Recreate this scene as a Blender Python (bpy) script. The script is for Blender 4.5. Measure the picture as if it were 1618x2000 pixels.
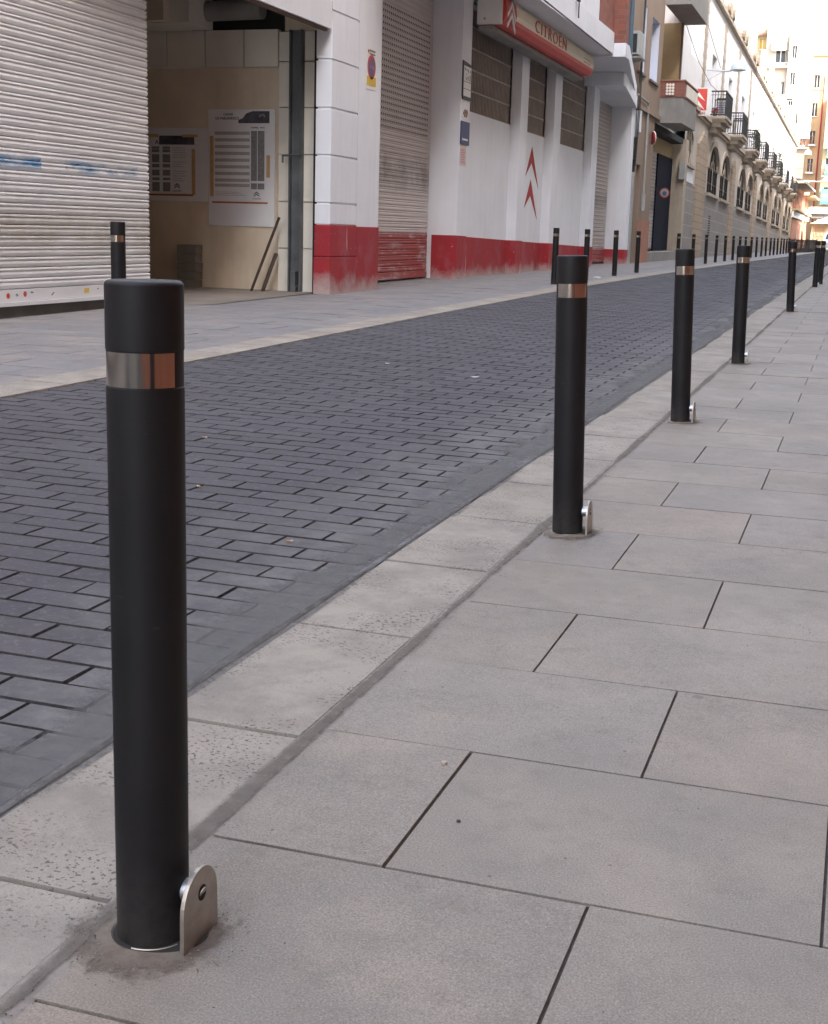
import bpy, bmesh, math, random
from mathutils import Matrix, Vector
random.seed(7)
R = math.radians
PI = math.pi
sc = bpy.context.scene
C = sc.collection
for o in list(bpy.data.objects):
    bpy.data.objects.remove(o)

# ------------------------------------------------------------ camera
cam = bpy.data.cameras.new('camera'); co = bpy.data.objects.new('camera', cam); C.objects.link(co)
sc.camera = co
CR = [[0.9484356928457998, 0.0911270076321562, -0.3035878868072909],
      [0.315785101491968, -0.18892603655240192, 0.9298315559219895],
      [0.027377111093302132, -0.9777539676179327, -0.20796074772796767]]
M = Matrix(((CR[0][0], -CR[0][1], -CR[0][2], 0), (CR[1][0], -CR[1][1], -CR[1][2], 0),
            (CR[2][0], -CR[2][1], -CR[2][2], .98), (0, 0, 0, 1)))
co.matrix_world = M
cam.sensor_fit = 'HORIZONTAL'; cam.sensor_width = 36; cam.lens = 36 * 2600 / 1618
cam.clip_start = .05; cam.clip_end = 3000
sc.render.resolution_x = 828; sc.render.resolution_y = 1024

# ------------------------------------------------------------ light
SUN = Vector((.66, -.42, .66)).normalized()
w = bpy.data.worlds.new('World'); sc.world = w; w.use_nodes = True
nt = w.node_tree
bg = nt.nodes['Background']
sky = nt.nodes.new('ShaderNodeTexSky'); sky.sky_type = 'NISHITA'; sky.sun_disc = False
sky.sun_elevation = math.asin(SUN.z); sky.sun_rotation = math.atan2(SUN.x, SUN.y)
sky.air_density = 1.0; sky.dust_density = 5.0; sky.ozone_density = 1.0
hs = nt.nodes.new('ShaderNodeHueSaturation'); hs.inputs['Saturation'].default_value = .62
nt.links.new(sky.outputs[0], hs.inputs['Color']); nt.links.new(hs.outputs[0], bg.inputs[0]); bg.inputs[1].default_value = .15
sl = bpy.data.lights.new('sun', 'SUN'); sl.energy = 2.3; sl.angle = R(.5); sl.color = (1, .94, .84)
so = bpy.data.objects.new('sun', sl); C.objects.link(so)
so.rotation_euler = SUN.to_track_quat('Z', 'Y').to_euler(); so.location = (0, 0, 60)
sc.view_settings.view_transform = 'Standard'; sc.view_settings.look = 'None'
sc.view_settings.exposure = 3.05; sc.view_settings.gamma = 1
sc.render.engine = 'CYCLES'

# ------------------------------------------------------------ ground heights
RY = [-40, 2, 10.9, 18.5, 30, 60, 400]; RZ = [0, 0, .019, .046, .065, .07, .07]
LY = [-40, 0, 8.5, 21.5, 30, 45, 80, 400]; LZ = [.02, .03, .075, .165, .17, .155, .13, .12]
def interp(v, xs, ys):
    if v <= xs[0]: return ys[0]
    for i in range(len(xs) - 1):
        if v <= xs[i + 1]:
            return ys[i] + (ys[i + 1] - ys[i]) * (v - xs[i]) / (xs[i + 1] - xs[i])
    return ys[-1]
def zg(x, y):
    r = interp(y, RY, RZ); l = interp(y, LY, LZ)
    t = min(1, max(0, (-.9 - x) / 4.3)); return r + (l - r) * t
def kerbx(y): return interp(y, [-40, 6, 14, 35, 54, 99, 160], [-4.22, -4.25, -4.30, -4.25, -4.1, -3.4, -2.5])

# ------------------------------------------------------------ materials
class N:
    def __init__(s, name):
        s.m = bpy.data.materials.new(name); s.m.use_nodes = True; s.t = s.m.node_tree
        s.b = s.t.nodes['Principled BSDF']; s.out = s.t.nodes['Material Output']
        s.tc = s.t.nodes.new('ShaderNodeTexCoord')
        s.co = s.tc.outputs['Object']
    def n(s, k, **kw):
        x = s.t.nodes.new('ShaderNode' + k)
        for a, b in kw.items(): setattr(x, a, b)
        return x
    def l(s, a, b): s.t.links.new(a, b)
    def mp(s, scale=(1, 1, 1), loc=(0, 0, 0), rot=(0, 0, 0), src=None):
        x = s.n('Mapping'); x.inputs['Scale'].default_value = scale; x.inputs['Location'].default_value = loc
        x.inputs['Rotation'].default_value = rot
        s.l(src or s.co, x.inputs[0]); return x.outputs[0]
    def noise(s, scale, detail=4, rough=.55, src=None, dist=0):
        x = s.n('TexNoise'); x.inputs['Scale'].default_value = scale; x.inputs['Detail'].default_value = detail
        x.inputs['Roughness'].default_value = rough; x.inputs['Distortion'].default_value = dist
        s.l(src or s.co, x.inputs['Vector']); return x.outputs['Fac']
    def ramp(s, src, stops):
        x = s.n('ValToRGB'); e = x.color_ramp.elements
        while len(e) < len(stops): e.new(.5)
        for i, (p, c) in enumerate(stops):
            e[i].position = p; e[i].color = (c, c, c, 1) if not isinstance(c, tuple) else (*c[:3], 1)
        s.l(src, x.inputs[0]); return x.outputs[0]
    def mix(s, f, a, b, mode='MIX'):
        x = s.n('Mix', data_type='RGBA', blend_type=mode)
        for v, i in ((f, 0), (a, 6), (b, 7)):
            if isinstance(v, (int, float)): x.inputs[i].default_value = v
            elif isinstance(v, tuple): x.inputs[i].default_value = (*v[:3], 1)
            else: s.l(v, x.inputs[i])
        return x.outputs[2]
    def math(s, op, a, b=0):
        x = s.n('Math', operation=op)
        for v, i in ((a, 0), (b, 1)):
            if isinstance(v, (int, float)): x.inputs[i].default_value = v
            else: s.l(v, x.inputs[i])
        return x.outputs[0]
    def col(s, v):
        if isinstance(v, tuple): s.b.inputs['Base Color'].default_value = (*v[:3], 1)
        else: s.l(v, s.b.inputs['Base Color'])
    def bump(s, h, strength=.3, dist=.01):
        x = s.n('Bump'); x.inputs['Strength'].default_value = strength; x.inputs['Distance'].default_value = dist
        s.l(h, x.inputs['Height']); s.l(x.outputs[0], s.b.inputs['Normal'])
    def rough(s, v):
        if isinstance(v, (int, float)): s.b.inputs['Roughness'].default_value = v
        else: s.l(v, s.b.inputs['Roughness'])

def plain(name, c, rough=.7, metal=0, var=.12, scale=3, bump=.15, bscale=90, stain=0, spec=.5, bdist=.004):
    """painted / plastered surface with soft mottling, grain and optional vertical stains"""
    k = N(name)
    a = k.noise(scale, 5, .6)
    f = k.ramp(a, [(.3, 1 - var), (.7, 1 + var * .3)])
    c2 = k.mix(1.0, c, f, 'MULTIPLY')
    if stain:
        st = k.noise(1.0, 6, .65, src=k.mp((6, 6, .7)))
        sf = k.ramp(st, [(.48, 0), (.72, stain)])
        c2 = k.mix(sf, c2, tuple(v * .55 for v in c))
    k.col(c2); k.rough(rough); k.b.inputs['Metallic'].default_value = metal
    k.b.inputs['Specular IOR Level'].default_value = spec
    if bump: k.bump(k.noise(bscale, 3), bump, bdist)
    return k.m

MT = {}
def P(name, *a, **kw):
    MT[name] = plain(name, *a, **kw); return MT[name]
P('white_plaster', (.71, .73, .78), .85, var=.06, stain=.14, scale=1.2)
P('white_panel', (.66, .68, .71), .8, var=.06, stain=.10, scale=1.5)
P('cream_tile', (.74, .70, .62), .6, var=.10, scale=2)
P('tan_plaster', (.70, .60, .47), .9, var=.18, scale=1.3, stain=.25)
P('brown_plaster', (.26, .195, .15), .9, var=.15, scale=.8, stain=.3)
P('dark_brown', (.16, .11, .085), .9, var=.2, scale=2)
P('pale_wall', (.38, .34, .28), .9, var=.1, scale=.5)
P('ochre', (.38, .29, .165), .9, var=.1)
P('grey_concrete', (.26, .25, .235), .9, var=.2, scale=2, stain=.3, bump=.3, bscale=40)
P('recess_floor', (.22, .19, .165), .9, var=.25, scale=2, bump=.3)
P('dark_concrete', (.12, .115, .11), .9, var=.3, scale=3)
P('hole_dark', (.03, .026, .023), .95)
P('black', (.012, .012, .012), .8)
P('dark_metal', (.035, .038, .042), .5, metal=.4, var=.3, scale=8, stain=.4)
P('post_steel', (.15, .16, .17), .55, metal=.5, var=.35, scale=4, stain=.5)
P('galvanised', (.55, .57, .60), .35, metal=.85, var=.15, scale=20)
P('iron_black', (.02, .02, .022), .5, var=.2)
P('cream_stone', (.42, .355, .285), .9, var=.16, scale=2, stain=.3, bump=.4, bscale=30)
P('cream_wall', (.48, .435, .385), .9, var=.12, scale=1, stain=.35)
P('upper_white', (.72, .71, .72), .9, var=.06, scale=.6, stain=.15)
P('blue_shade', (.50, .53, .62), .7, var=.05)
P('window_dark', (.012, .012, .015), .6, var=.3, scale=2, bump=0, spec=.12)
P('glass_dark', (.02, .022, .028), .15, var=.3, scale=2, bump=0)
P('sign_red', (.58, .06, .045), .45, var=.12, scale=3)
P('sign_white', (.72, .72, .70), .5, var=.06)
P('sign_cream', (.80, .70, .54), .45, var=.12, scale=1.5)
P('arrow_red', (.36, .035, .035), .8, var=.2, scale=6)
P('faded_red', (.55, .10, .07), .6, var=.1)
P('letter_red', (.50, .05, .04), .6, var=.05)
P('blue_plaque', (.035, .045, .13), .5, var=.1)
P('notice_pink', (.60, .50, .50), .8, var=.08)
P('ink', (.05, .05, .055), .8)
P('ink_grey', (.24, .24, .25), .8, var=.35, scale=40)
P('poster_ink', (.09, .09, .11), .8, var=.5, scale=9)
P('ink_pale', (.42, .41, .40), .8, var=.3, scale=60)
P('tape', (.55, .36, .17), .5, var=.2, scale=12)
P('tape_red', (.42, .13, .05), .5, var=.25, scale=12)
P('poster', (.72, .72, .74), .6, var=.06)
P('yellow', (.62, .42, .05), .6)
P('blue_mark', (.03, .14, .45), .7)
P('sign_blue', (.08, .09, .22), .5)
P('brass', (.30, .16, .10), .5, var=.2)
P('grey_box', (.34, .35, .34), .6, var=.1, scale=5)
P('pale_box', (.58, .62, .64), .5, var=.08, scale=5)
P('blue_pipe', (.06, .11, .15), .5, var=.2)
P('navy_door', (.008, .010, .026), .75, var=.2, spec=.15)
P('cement', (.34, .30, .26), .95, var=.3, scale=14, bump=.6, bscale=160, bdist=.004)
P('lattice', (.36, .32, .29), .85, var=.2, scale=4)
P('butt', (.45, .20, .07), .8)
P('paper', (.45, .45, .44), .8)
P('car_white', (.70, .72, .75), .25, var=.03, bump=0)
P('rubber', (.02, .02, .02), .8)
P('tyre', (.02, .02, .02), .8)
P('terracotta', (.36, .17, .115), .85, var=.2, scale=2)
P('orange_wall', (.48, .34, .20), .9, var=.1)
P('yellow_wall', (.40, .34, .22), .9, var=.1)
P('pink_wall', (.46, .38, .31), .9, var=.08)
P('awning_green', (.05, .27, .20), .8, var=.1)
P('awning_white', (.72, .78, .72), .8, var=.05)
P('brick_grey', (.20, .185, .165), .9, var=.25, scale=9, bump=.5)
P('wood', (.07, .05, .04), .8, var=.3, scale=8)
P('warm_facade', (.38, .23, .14), .85, var=.12, scale=1)
P('reflection_red', (.30, .10, .05), .7, var=.15)
P('lamp_grey', (.50, .56, .60), .4, var=.05)

def mk_post():
    k = N('bollard_black')
    a = k.noise(7, 5, .6); c = k.mix(k.ramp(a, [(.35, 0), (.75, 1)]), (.0075, .0068, .0076), (.0125, .0116, .0126))
    sp = k.noise(240, 2); dust = k.ramp(sp, [(.73, 0), (.77, .35)])
    c = k.mix(dust, c, (.10, .09, .085))
    sx = k.n('SeparateXYZ'); k.l(k.co, sx.inputs[0])
    low = k.ramp(k.math('ADD', sx.outputs[2], k.math('MULTIPLY', k.noise(9, 8, .7), .16)), [(.07, .55), (.20, 0)])
    c = k.mix(k.math('MULTIPLY', low, k.ramp(k.noise(40, 6, .7), [(.35, .2), (.65, 1)])), c, (.075, .066, .058))
    scr = k.ramp(k.noise(1, 3, .5, src=k.mp((22, 22, 90), rot=(.5, .3, 0))), [(.735, 0), (.75, .35)])
    c = k.mix(scr, c, (.06, .058, .056))
    k.col(c); k.rough(.55)
    k.b.inputs['Specular IOR Level'].default_value = .32
    k.bump(k.noise(900, 2), .12, .0008); return k.m
MT['bollard_black'] = mk_post()
def mk_steel():
    k = N('brushed_steel')
    a = k.noise(1, 3, .5, src=k.mp((260, 260, 4)))
    k.col(k.mix(a, (.40, .37, .33), (.54, .51, .47))); k.b.inputs['Metallic'].default_value = 1
    k.rough(.13); k.bump(a, .06, .0003); return k.m
MT['brushed_steel'] = mk_steel()
def mk_plate():
    k = N('plate_steel')
    a = k.noise(30, 5, .6); c = k.mix(k.ramp(a, [(.35, 0), (.7, 1)]), (.36, .31, .26), (.50, .46, .41))
    k.col(c); k.b.inputs['Metallic'].default_value = .85; k.rough(k.ramp(a, [(.3, .32), (.7, .5)]))
    k.bump(k.noise(300, 2), .1, .0006); return k.m
MT['plate_steel'] = mk_plate()

def mk_paver():
    k = N('road_paver')
    g = k.n('NewGeometry'); rnd = g.outputs['Random Per Island']
    c = k.mix(rnd, (.042, .037, .043), (.062, .056, .064))
    big = k.noise(.55, 4, .6); c = k.mix(k.ramp(big, [(.35, .0), (.7, .5)]), c, (.066, .063, .069))
    # dusty cement film along the right kerb
    sx = k.n('SeparateXYZ'); k.l(k.co, sx.inputs[0])
    edge = k.math('ADD', sx.outputs[0], k.math('MULTIPLY', k.noise(2.2, 5, .65), .9))
    film = k.ramp(k.math('MULTIPLY', k.math('ADD', edge, 1.75), 1.0), [(.22, 0), (.85, .85)])
    mott = k.ramp(k.noise(9, 5, .7), [(.35, .25), (.65, 1)])
    c = k.mix(k.math('MULTIPLY', film, mott), c, (.165, .158, .15))
    sc1 = k.ramp(k.noise(45, 6, .75, dist=.6), [(.52, 0), (.70, .6)])
    c = k.mix(sc1, c, (.15, .148, .155))
    st = k.ramp(k.noise(1.1, 3, .5, dist=.4), [(.66, 0), (.74, .45)])
    c = k.mix(st, c, (.04, .04, .05))
    k.col(c); k.rough(.82); k.bump(k.noise(130, 4, .7), .45, .003); return k.m
MT['road_paver'] = mk_paver()
def mk_slab(name, A, B, wet=True):
    k = N(name)
    g = k.n('NewGeometry'); rnd = g.outputs['Random Per Island']
    c = k.ramp(rnd, [(0, A), (.35, B), (.6, tuple(v * t for v, t in zip(A, (.93, .97, 1.06)))), (.85, tuple(v * t for v, t in zip(B, (1.05, .98, .95)))), (1, tuple(v * .9 for v in A))])
    p = k.noise(1.7, 12, .68, dist=.25); c = k.mix(k.ramp(p, [(.40, 0), (.62, .85)]), c, tuple(v * .80 for v in (B[0] * .96, B[1] * .99, B[2] * 1.05)))
    p2 = k.noise(3.1, 12, .72, src=k.mp(loc=(9, 4, 2))); c = k.mix(k.ramp(p2, [(.48, 0), (.66, .6)]), c, (.335, .282, .23))
    p3 = k.noise(11, 10, .75, src=k.mp(loc=(2, 7, 1))); c = k.mix(k.ramp(p3, [(.50, 0), (.68, .45)]), c, tuple(v * .62 for v in A))
    gr = k.noise(300, 4, .75); c = k.mix(k.ramp(gr, [(.34, .7), (.52, 0)]), c, tuple(v * .45 for v in A))
    c = k.mix(k.ramp(gr, [(.56, 0), (.72, .55)]), c, (.50, .47, .43))
    for sc_, rad, msk, cc in ((17, .055, 5, (.05, .042, .036)), (5.3, .065, 2.3, (.13, .12, .11))):
        v = k.n('TexVoronoi'); v.inputs['Scale'].default_value = sc_; k.l(k.co, v.inputs['Vector'])
        v2 = k.math('LESS_THAN', k.math('ADD', v.outputs['Distance'], k.math('MULTIPLY', k.noise(60, 2), .03)), rad + .015)
        c = k.mix(k.math('MULTIPLY', v2, k.ramp(k.noise(msk, 2, .5, src=k.mp(loc=(3, sc_, 0))), [(.50, 0), (.56, .7)])), c, cc)
    if wet:
        sx = k.n('SeparateXYZ'); k.l(k.co, sx.inputs[0])
        e = k.math('ADD', sx.outputs[0], k.math('MULTIPLY', k.noise(7, 8, .75), .20))
        f = k.ramp(k.math('ADD', e, 1.0), [(.14, .5), (.21, 0)])
        c = k.mix(f, c, (.17, .15, .13))
    k.col(c); k.rough(k.ramp(p, [(.3, .66), (.7, .82)])); k.bump(k.math('ADD', k.noise(260, 4, .75), k.math('MULTIPLY', p3, .5)), .35, .002); return k.m
MT['slab'] = mk_slab('slab', (.246, .215, .176), (.288, .252, .209))
MT['slab_far'] = mk_slab('slab_far', (.19, .18, .18), (.225, .215, .213), False)
def mk_kerb():
    k = N('kerb_concrete')
    g = k.n('NewGeometry'); c = k.mix(g.outputs['Random Per Island'], (.325, .285, .238), (.37, .332, .282))
    n1 = k.noise(3.5, 12, .75); c = k.mix(k.ramp(n1, [(.42, 0), (.62, .7)]), c, (.195, .172, .15))
    pit = k.noise(120, 3, .55, src=k.mp((1, 1, 1), rot=(0, 0, .4))); pm = k.ramp(pit, [(.57, 0), (.62, .9)])
    msk = k.ramp(k.noise(4, 3), [(.42, 0), (.55, 1)])
    c = k.mix(k.math('MULTIPLY', pm, msk), c, (.085, .068, .055))
    gr = k.noise(380, 3, .7); c = k.mix(k.ramp(gr, [(.35, .4), (.55, 0)]), c, (.16, .155, .15))
    c = k.mix(k.ramp(gr, [(.6, 0), (.75, .35)]), c, (.55, .54, .52))
    k.col(c); k.rough(.9); k.bump(k.noise(150, 6, .8), .7, .004); return k.m
MT['kerb_concrete'] = mk_kerb()
def mk_dirt(name, A, B, sc_=30):
    k = N(name); a = k.noise(sc_, 6, .7); k.col(k.mix(k.ramp(a, [(.35, 0), (.65, 1)]), A, B)); k.rough(.95)
    k.bump(k.noise(150, 4, .75), .3, .003); return k.m
def mk_patch():
    k = N('cement_patch'); sx = k.n('SeparateXYZ'); k.l(k.co, sx.inputs[0])
    rad = k.math('SQRT', k.math('ADD', k.math('POWER', k.math('ADD', sx.outputs[0], -.008), 2), k.math('POWER', k.math('ADD', sx.outputs[1], .012), 2)))
    nz = k.noise(13, 10, .75); rim = k.math('ADD', rad, k.math('MULTIPLY', k.math('SUBTRACT', nz, .5), .20))
    al = k.ramp(rim, [(.072, 1), (.118, 0)])
    c = k.mix(k.ramp(k.noise(26, 6, .7), [(.35, 0), (.65, 1)]), (.135, .108, .085), (.24, .205, .17))
    k.col(c); k.rough(.95); k.l(al, k.b.inputs['Alpha']); k.bump(k.noise(190, 4, .75), .7, .003); return k.m
MT['cement_patch'] = mk_patch()
def mk_film(name, x0, w0, A, B, gain=1.0, sc_=9, drift=.06):
    k = N(name); sx = k.n('SeparateXYZ'); k.l(k.co, sx.inputs[0])
    wob = k.math('MULTIPLY', k.math('SUBTRACT', k.noise(3.5, 5, .65), .5), drift)
    d = k.math('ABSOLUTE', k.math('ADD', k.math('ADD', sx.outputs[0], -x0), wob))
    amp = k.math('MULTIPLY', k.ramp(k.noise(1.3, 3, .5), [(.35, .25), (.65, 1.6)]), w0)
    nz = k.math('MULTIPLY', k.math('SUBTRACT', k.noise(sc_ * 4, 6, .75), .5), w0 * 1.6)
    e = k.math('DIVIDE', k.math('ADD', d, nz), amp)
    al = k.math('MULTIPLY', k.ramp(e, [(.5, 1), (1.0, 0)]), gain)
    k.l(al, k.b.inputs['Alpha'])
    k.col(k.mix(k.ramp(k.noise(sc_ * 3, 6, .7), [(.35, 0), (.65, 1)]), A, B)); k.rough(.95)
    k.bump(k.noise(170, 4, .75), .2, .002); return k.m
MT['film_slab'] = mk_film('film_slab', -.947, .016, (.12, .10, .084), (.21, .185, .155), .62, 11, .012)
MT['film_cement'] = mk_film('film_cement', -1.36, .13, (.105, .102, .103), (.175, .17, .165), .60, 14, .08)
MT['film_road'] = mk_film('film_road', -1.286, .009, (.06, .052, .046), (.13, .12, .11), .8, 9, .008)
MT['dirt'] = mk_dirt('dirt', (.075, .062, .052), (.18, .155, .13))
MT['mud'] = mk_dirt('mud', (.17, .145, .125), (.26, .235, .21), 14)
MT['bed_brown'] = mk_dirt('bed_brown', (.028, .022, .019), (.075, .06, .05), 30)
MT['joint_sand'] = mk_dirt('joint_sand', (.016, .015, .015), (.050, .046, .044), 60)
MT['cement_film'] = mk_dirt('cement_film', (.105, .103, .105), (.16, .157, .155), 18)
MT['ground_far'] = mk_dirt('ground_far', (.14, .13, .12), (.22, .21, .19), 1)
def mk_brick(name, A, B, mo, w=.24, h=.075, rot=None, bumpy=.5, msize=.01, axis='yz', shear=0):
    k = N(name)
    sx = k.n('SeparateXYZ'); k.l(k.co, sx.inputs[0]); cb = k.n('CombineXYZ')
    k.l(sx.outputs[1 if axis == 'yz' else 0], cb.inputs[0]) if axis != 'xyz' else k.l(k.math('ADD', sx.outputs[0], sx.outputs[1]), cb.inputs[0])
    zz = sx.outputs[2]
    if shear: zz = k.math('ADD', zz, k.math('MULTIPLY', sx.outputs[1], shear))
    k.l(zz, cb.inputs[1])
    b = k.n('TexBrick'); b.inputs['Scale'].default_value = 1; b.inputs['Brick Width'].default_value = w
    b.inputs['Row Height'].default_value = h; b.inputs['Mortar Size'].default_value = msize
    b.inputs['Mortar Smooth'].default_value = .2
    b.inputs['Color1'].default_value = (*A, 1); b.inputs['Color2'].default_value = (*B, 1); b.inputs['Mortar'].default_value = (*mo, 1)
    k.l(cb.outputs[0], b.inputs['Vector'])
    c = k.mix(k.ramp(k.noise(1.5, 5, .6), [(.35, .0), (.75, .35)]), b.outputs['Color'], tuple(v * .6 for v in A))
    k.col(c); k.rough(.9)
    k.bump(k.math('ADD', k.math('MULTIPLY', b.outputs['Fac'], -1), k.math('MULTIPLY', k.noise(60), .3)), bumpy, .012); return k.m
MT['red_brick'] = mk_brick('red_brick', (.30, .10, .07), (.22, .08, .06), (.17, .13, .115), .3, .105, axis='xyz')
MT['stone_block'] = mk_brick('stone_block', (.27, .25, .235), (.235, .225, .215), (.38, .36, .33), 1.9, .46, msize=.018, bumpy=.3, shear=.018)
MT['yellow_stone'] = mk_brick('yellow_stone', (.40, .31, .225), (.34, .27, .20), (.22, .17, .12), 3, .28, msize=.015, axis='xyz', shear=.018)
MT['warm_brick'] = mk_brick('warm_brick', (.42, .17, .08), (.34, .14, .07), (.30, .22, .16), .25, .07, axis='xyz')
def mk_plinth():
    k = N('red_plinth')
    c = k.mix(k.noise(1.2, 4), (.36, .020, .026), (.26, .018, .028))
    pale = k.ramp(k.noise(2.2, 6, .65, src=k.mp((1, 1, .6))), [(.50, 0), (.68, .6)])
    c = k.mix(pale, c, (.30, .105, .13))
    sx = k.n('SeparateXYZ'); k.l(k.co, sx.inputs[0])
    lo = k.math('SUBTRACT', k.math('MULTIPLY', k.noise(1.7, 10, .78), .75), sx.outputs[2])
    f = k.ramp(k.math('ADD', lo, .5), [(.52, 0), (.74, .85)])
    c = k.mix(f, c, (.42, .36, .34))
    chip = k.ramp(k.noise(16, 5, .7), [(.66, 0), (.69, .8)])
    c = k.mix(chip, c, (.45, .32, .32))
    scr = k.ramp(k.noise(1, 3, .5, src=k.mp((2, 5, .5), rot=(.7, 0, 0))), [(.70, 0), (.72, .7)])
    c = k.mix(scr, c, (.6, .55, .53))
    k.col(c); k.rough(.8); k.bump(k.noise(25, 5, .7), .35, .01); return k.m
MT['red_plinth'] = mk_plinth()
def mk_shutter(name, A, B, red=None, dirtz=None):
    k = N(name)
    c = k.mix(k.noise(2.4, 5, .65, src=k.mp((1, .6, 2))), A, B)
    sm = k.ramp(k.noise(1, 6, .7, src=k.mp((1, 1.2, 3.2))), [(.5, 0), (.75, .6)])
    sx = k.n('SeparateXYZ'); k.l(k.co, sx.inputs[0])
    if dirtz:
        band = k.math('ABSOLUTE', k.math('SUBTRACT', sx.outputs[2], dirtz[0]))
        bm = k.ramp(k.math('DIVIDE', band, dirtz[1]), [(.2, 1), (1, 0)])
        c = k.mix(k.math('MULTIPLY', bm, k.ramp(k.noise(2.6, 5, .7), [(.3, .15), (.65, .85)])), c, dirtz[2])
    c = k.mix(sm, c, tuple(v * .72 for v in A))
    wh = k.ramp(k.noise(1, 5, .7, src=k.mp((1, 1.6, 5), loc=(3, 3, 3))), [(.66, 0), (.74, .7)])
    c = k.mix(wh, c, (.75, .74, .74))
    if red:
        h = k.math('SUBTRACT', red, sx.outputs[2])
        patch = k.ramp(k.noise(1, 5, .7, src=k.mp((1, 1.4, 7))), [(.30, .1), (.48, .92)])
        edge = k.ramp(h, [(.0, .0), (.07, 1)])
        c = k.mix(k.math('MULTIPLY', edge, patch), c, (.34, .045, .045))
    k.col(c); k.rough(.5); k.b.inputs['Metallic'].default_value = .25
    k.bump(k.noise(40, 3), .1, .003); return k.m
MT['shutter_big'] = mk_shutter('shutter_big', (.76, .765, .78), (.60, .60, .605), dirtz=(.85, .40, (.45, .42, .37)))
MT['shutter_mid'] = mk_shutter('shutter_mid', (.66, .61, .59), (.54, .50, .48), red=.95, dirtz=(1.85, .42, (.20, .175, .155)))
MT['shutter_small'] = mk_shutter('shutter_small', (.46, .42, .40), (.38, .35, .33), red=.62, dirtz=(1.9, .3, (.2, .18, .16)))
MT['blue_spray'] = P('blue_spray', (.10, .30, .60), .7)

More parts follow.
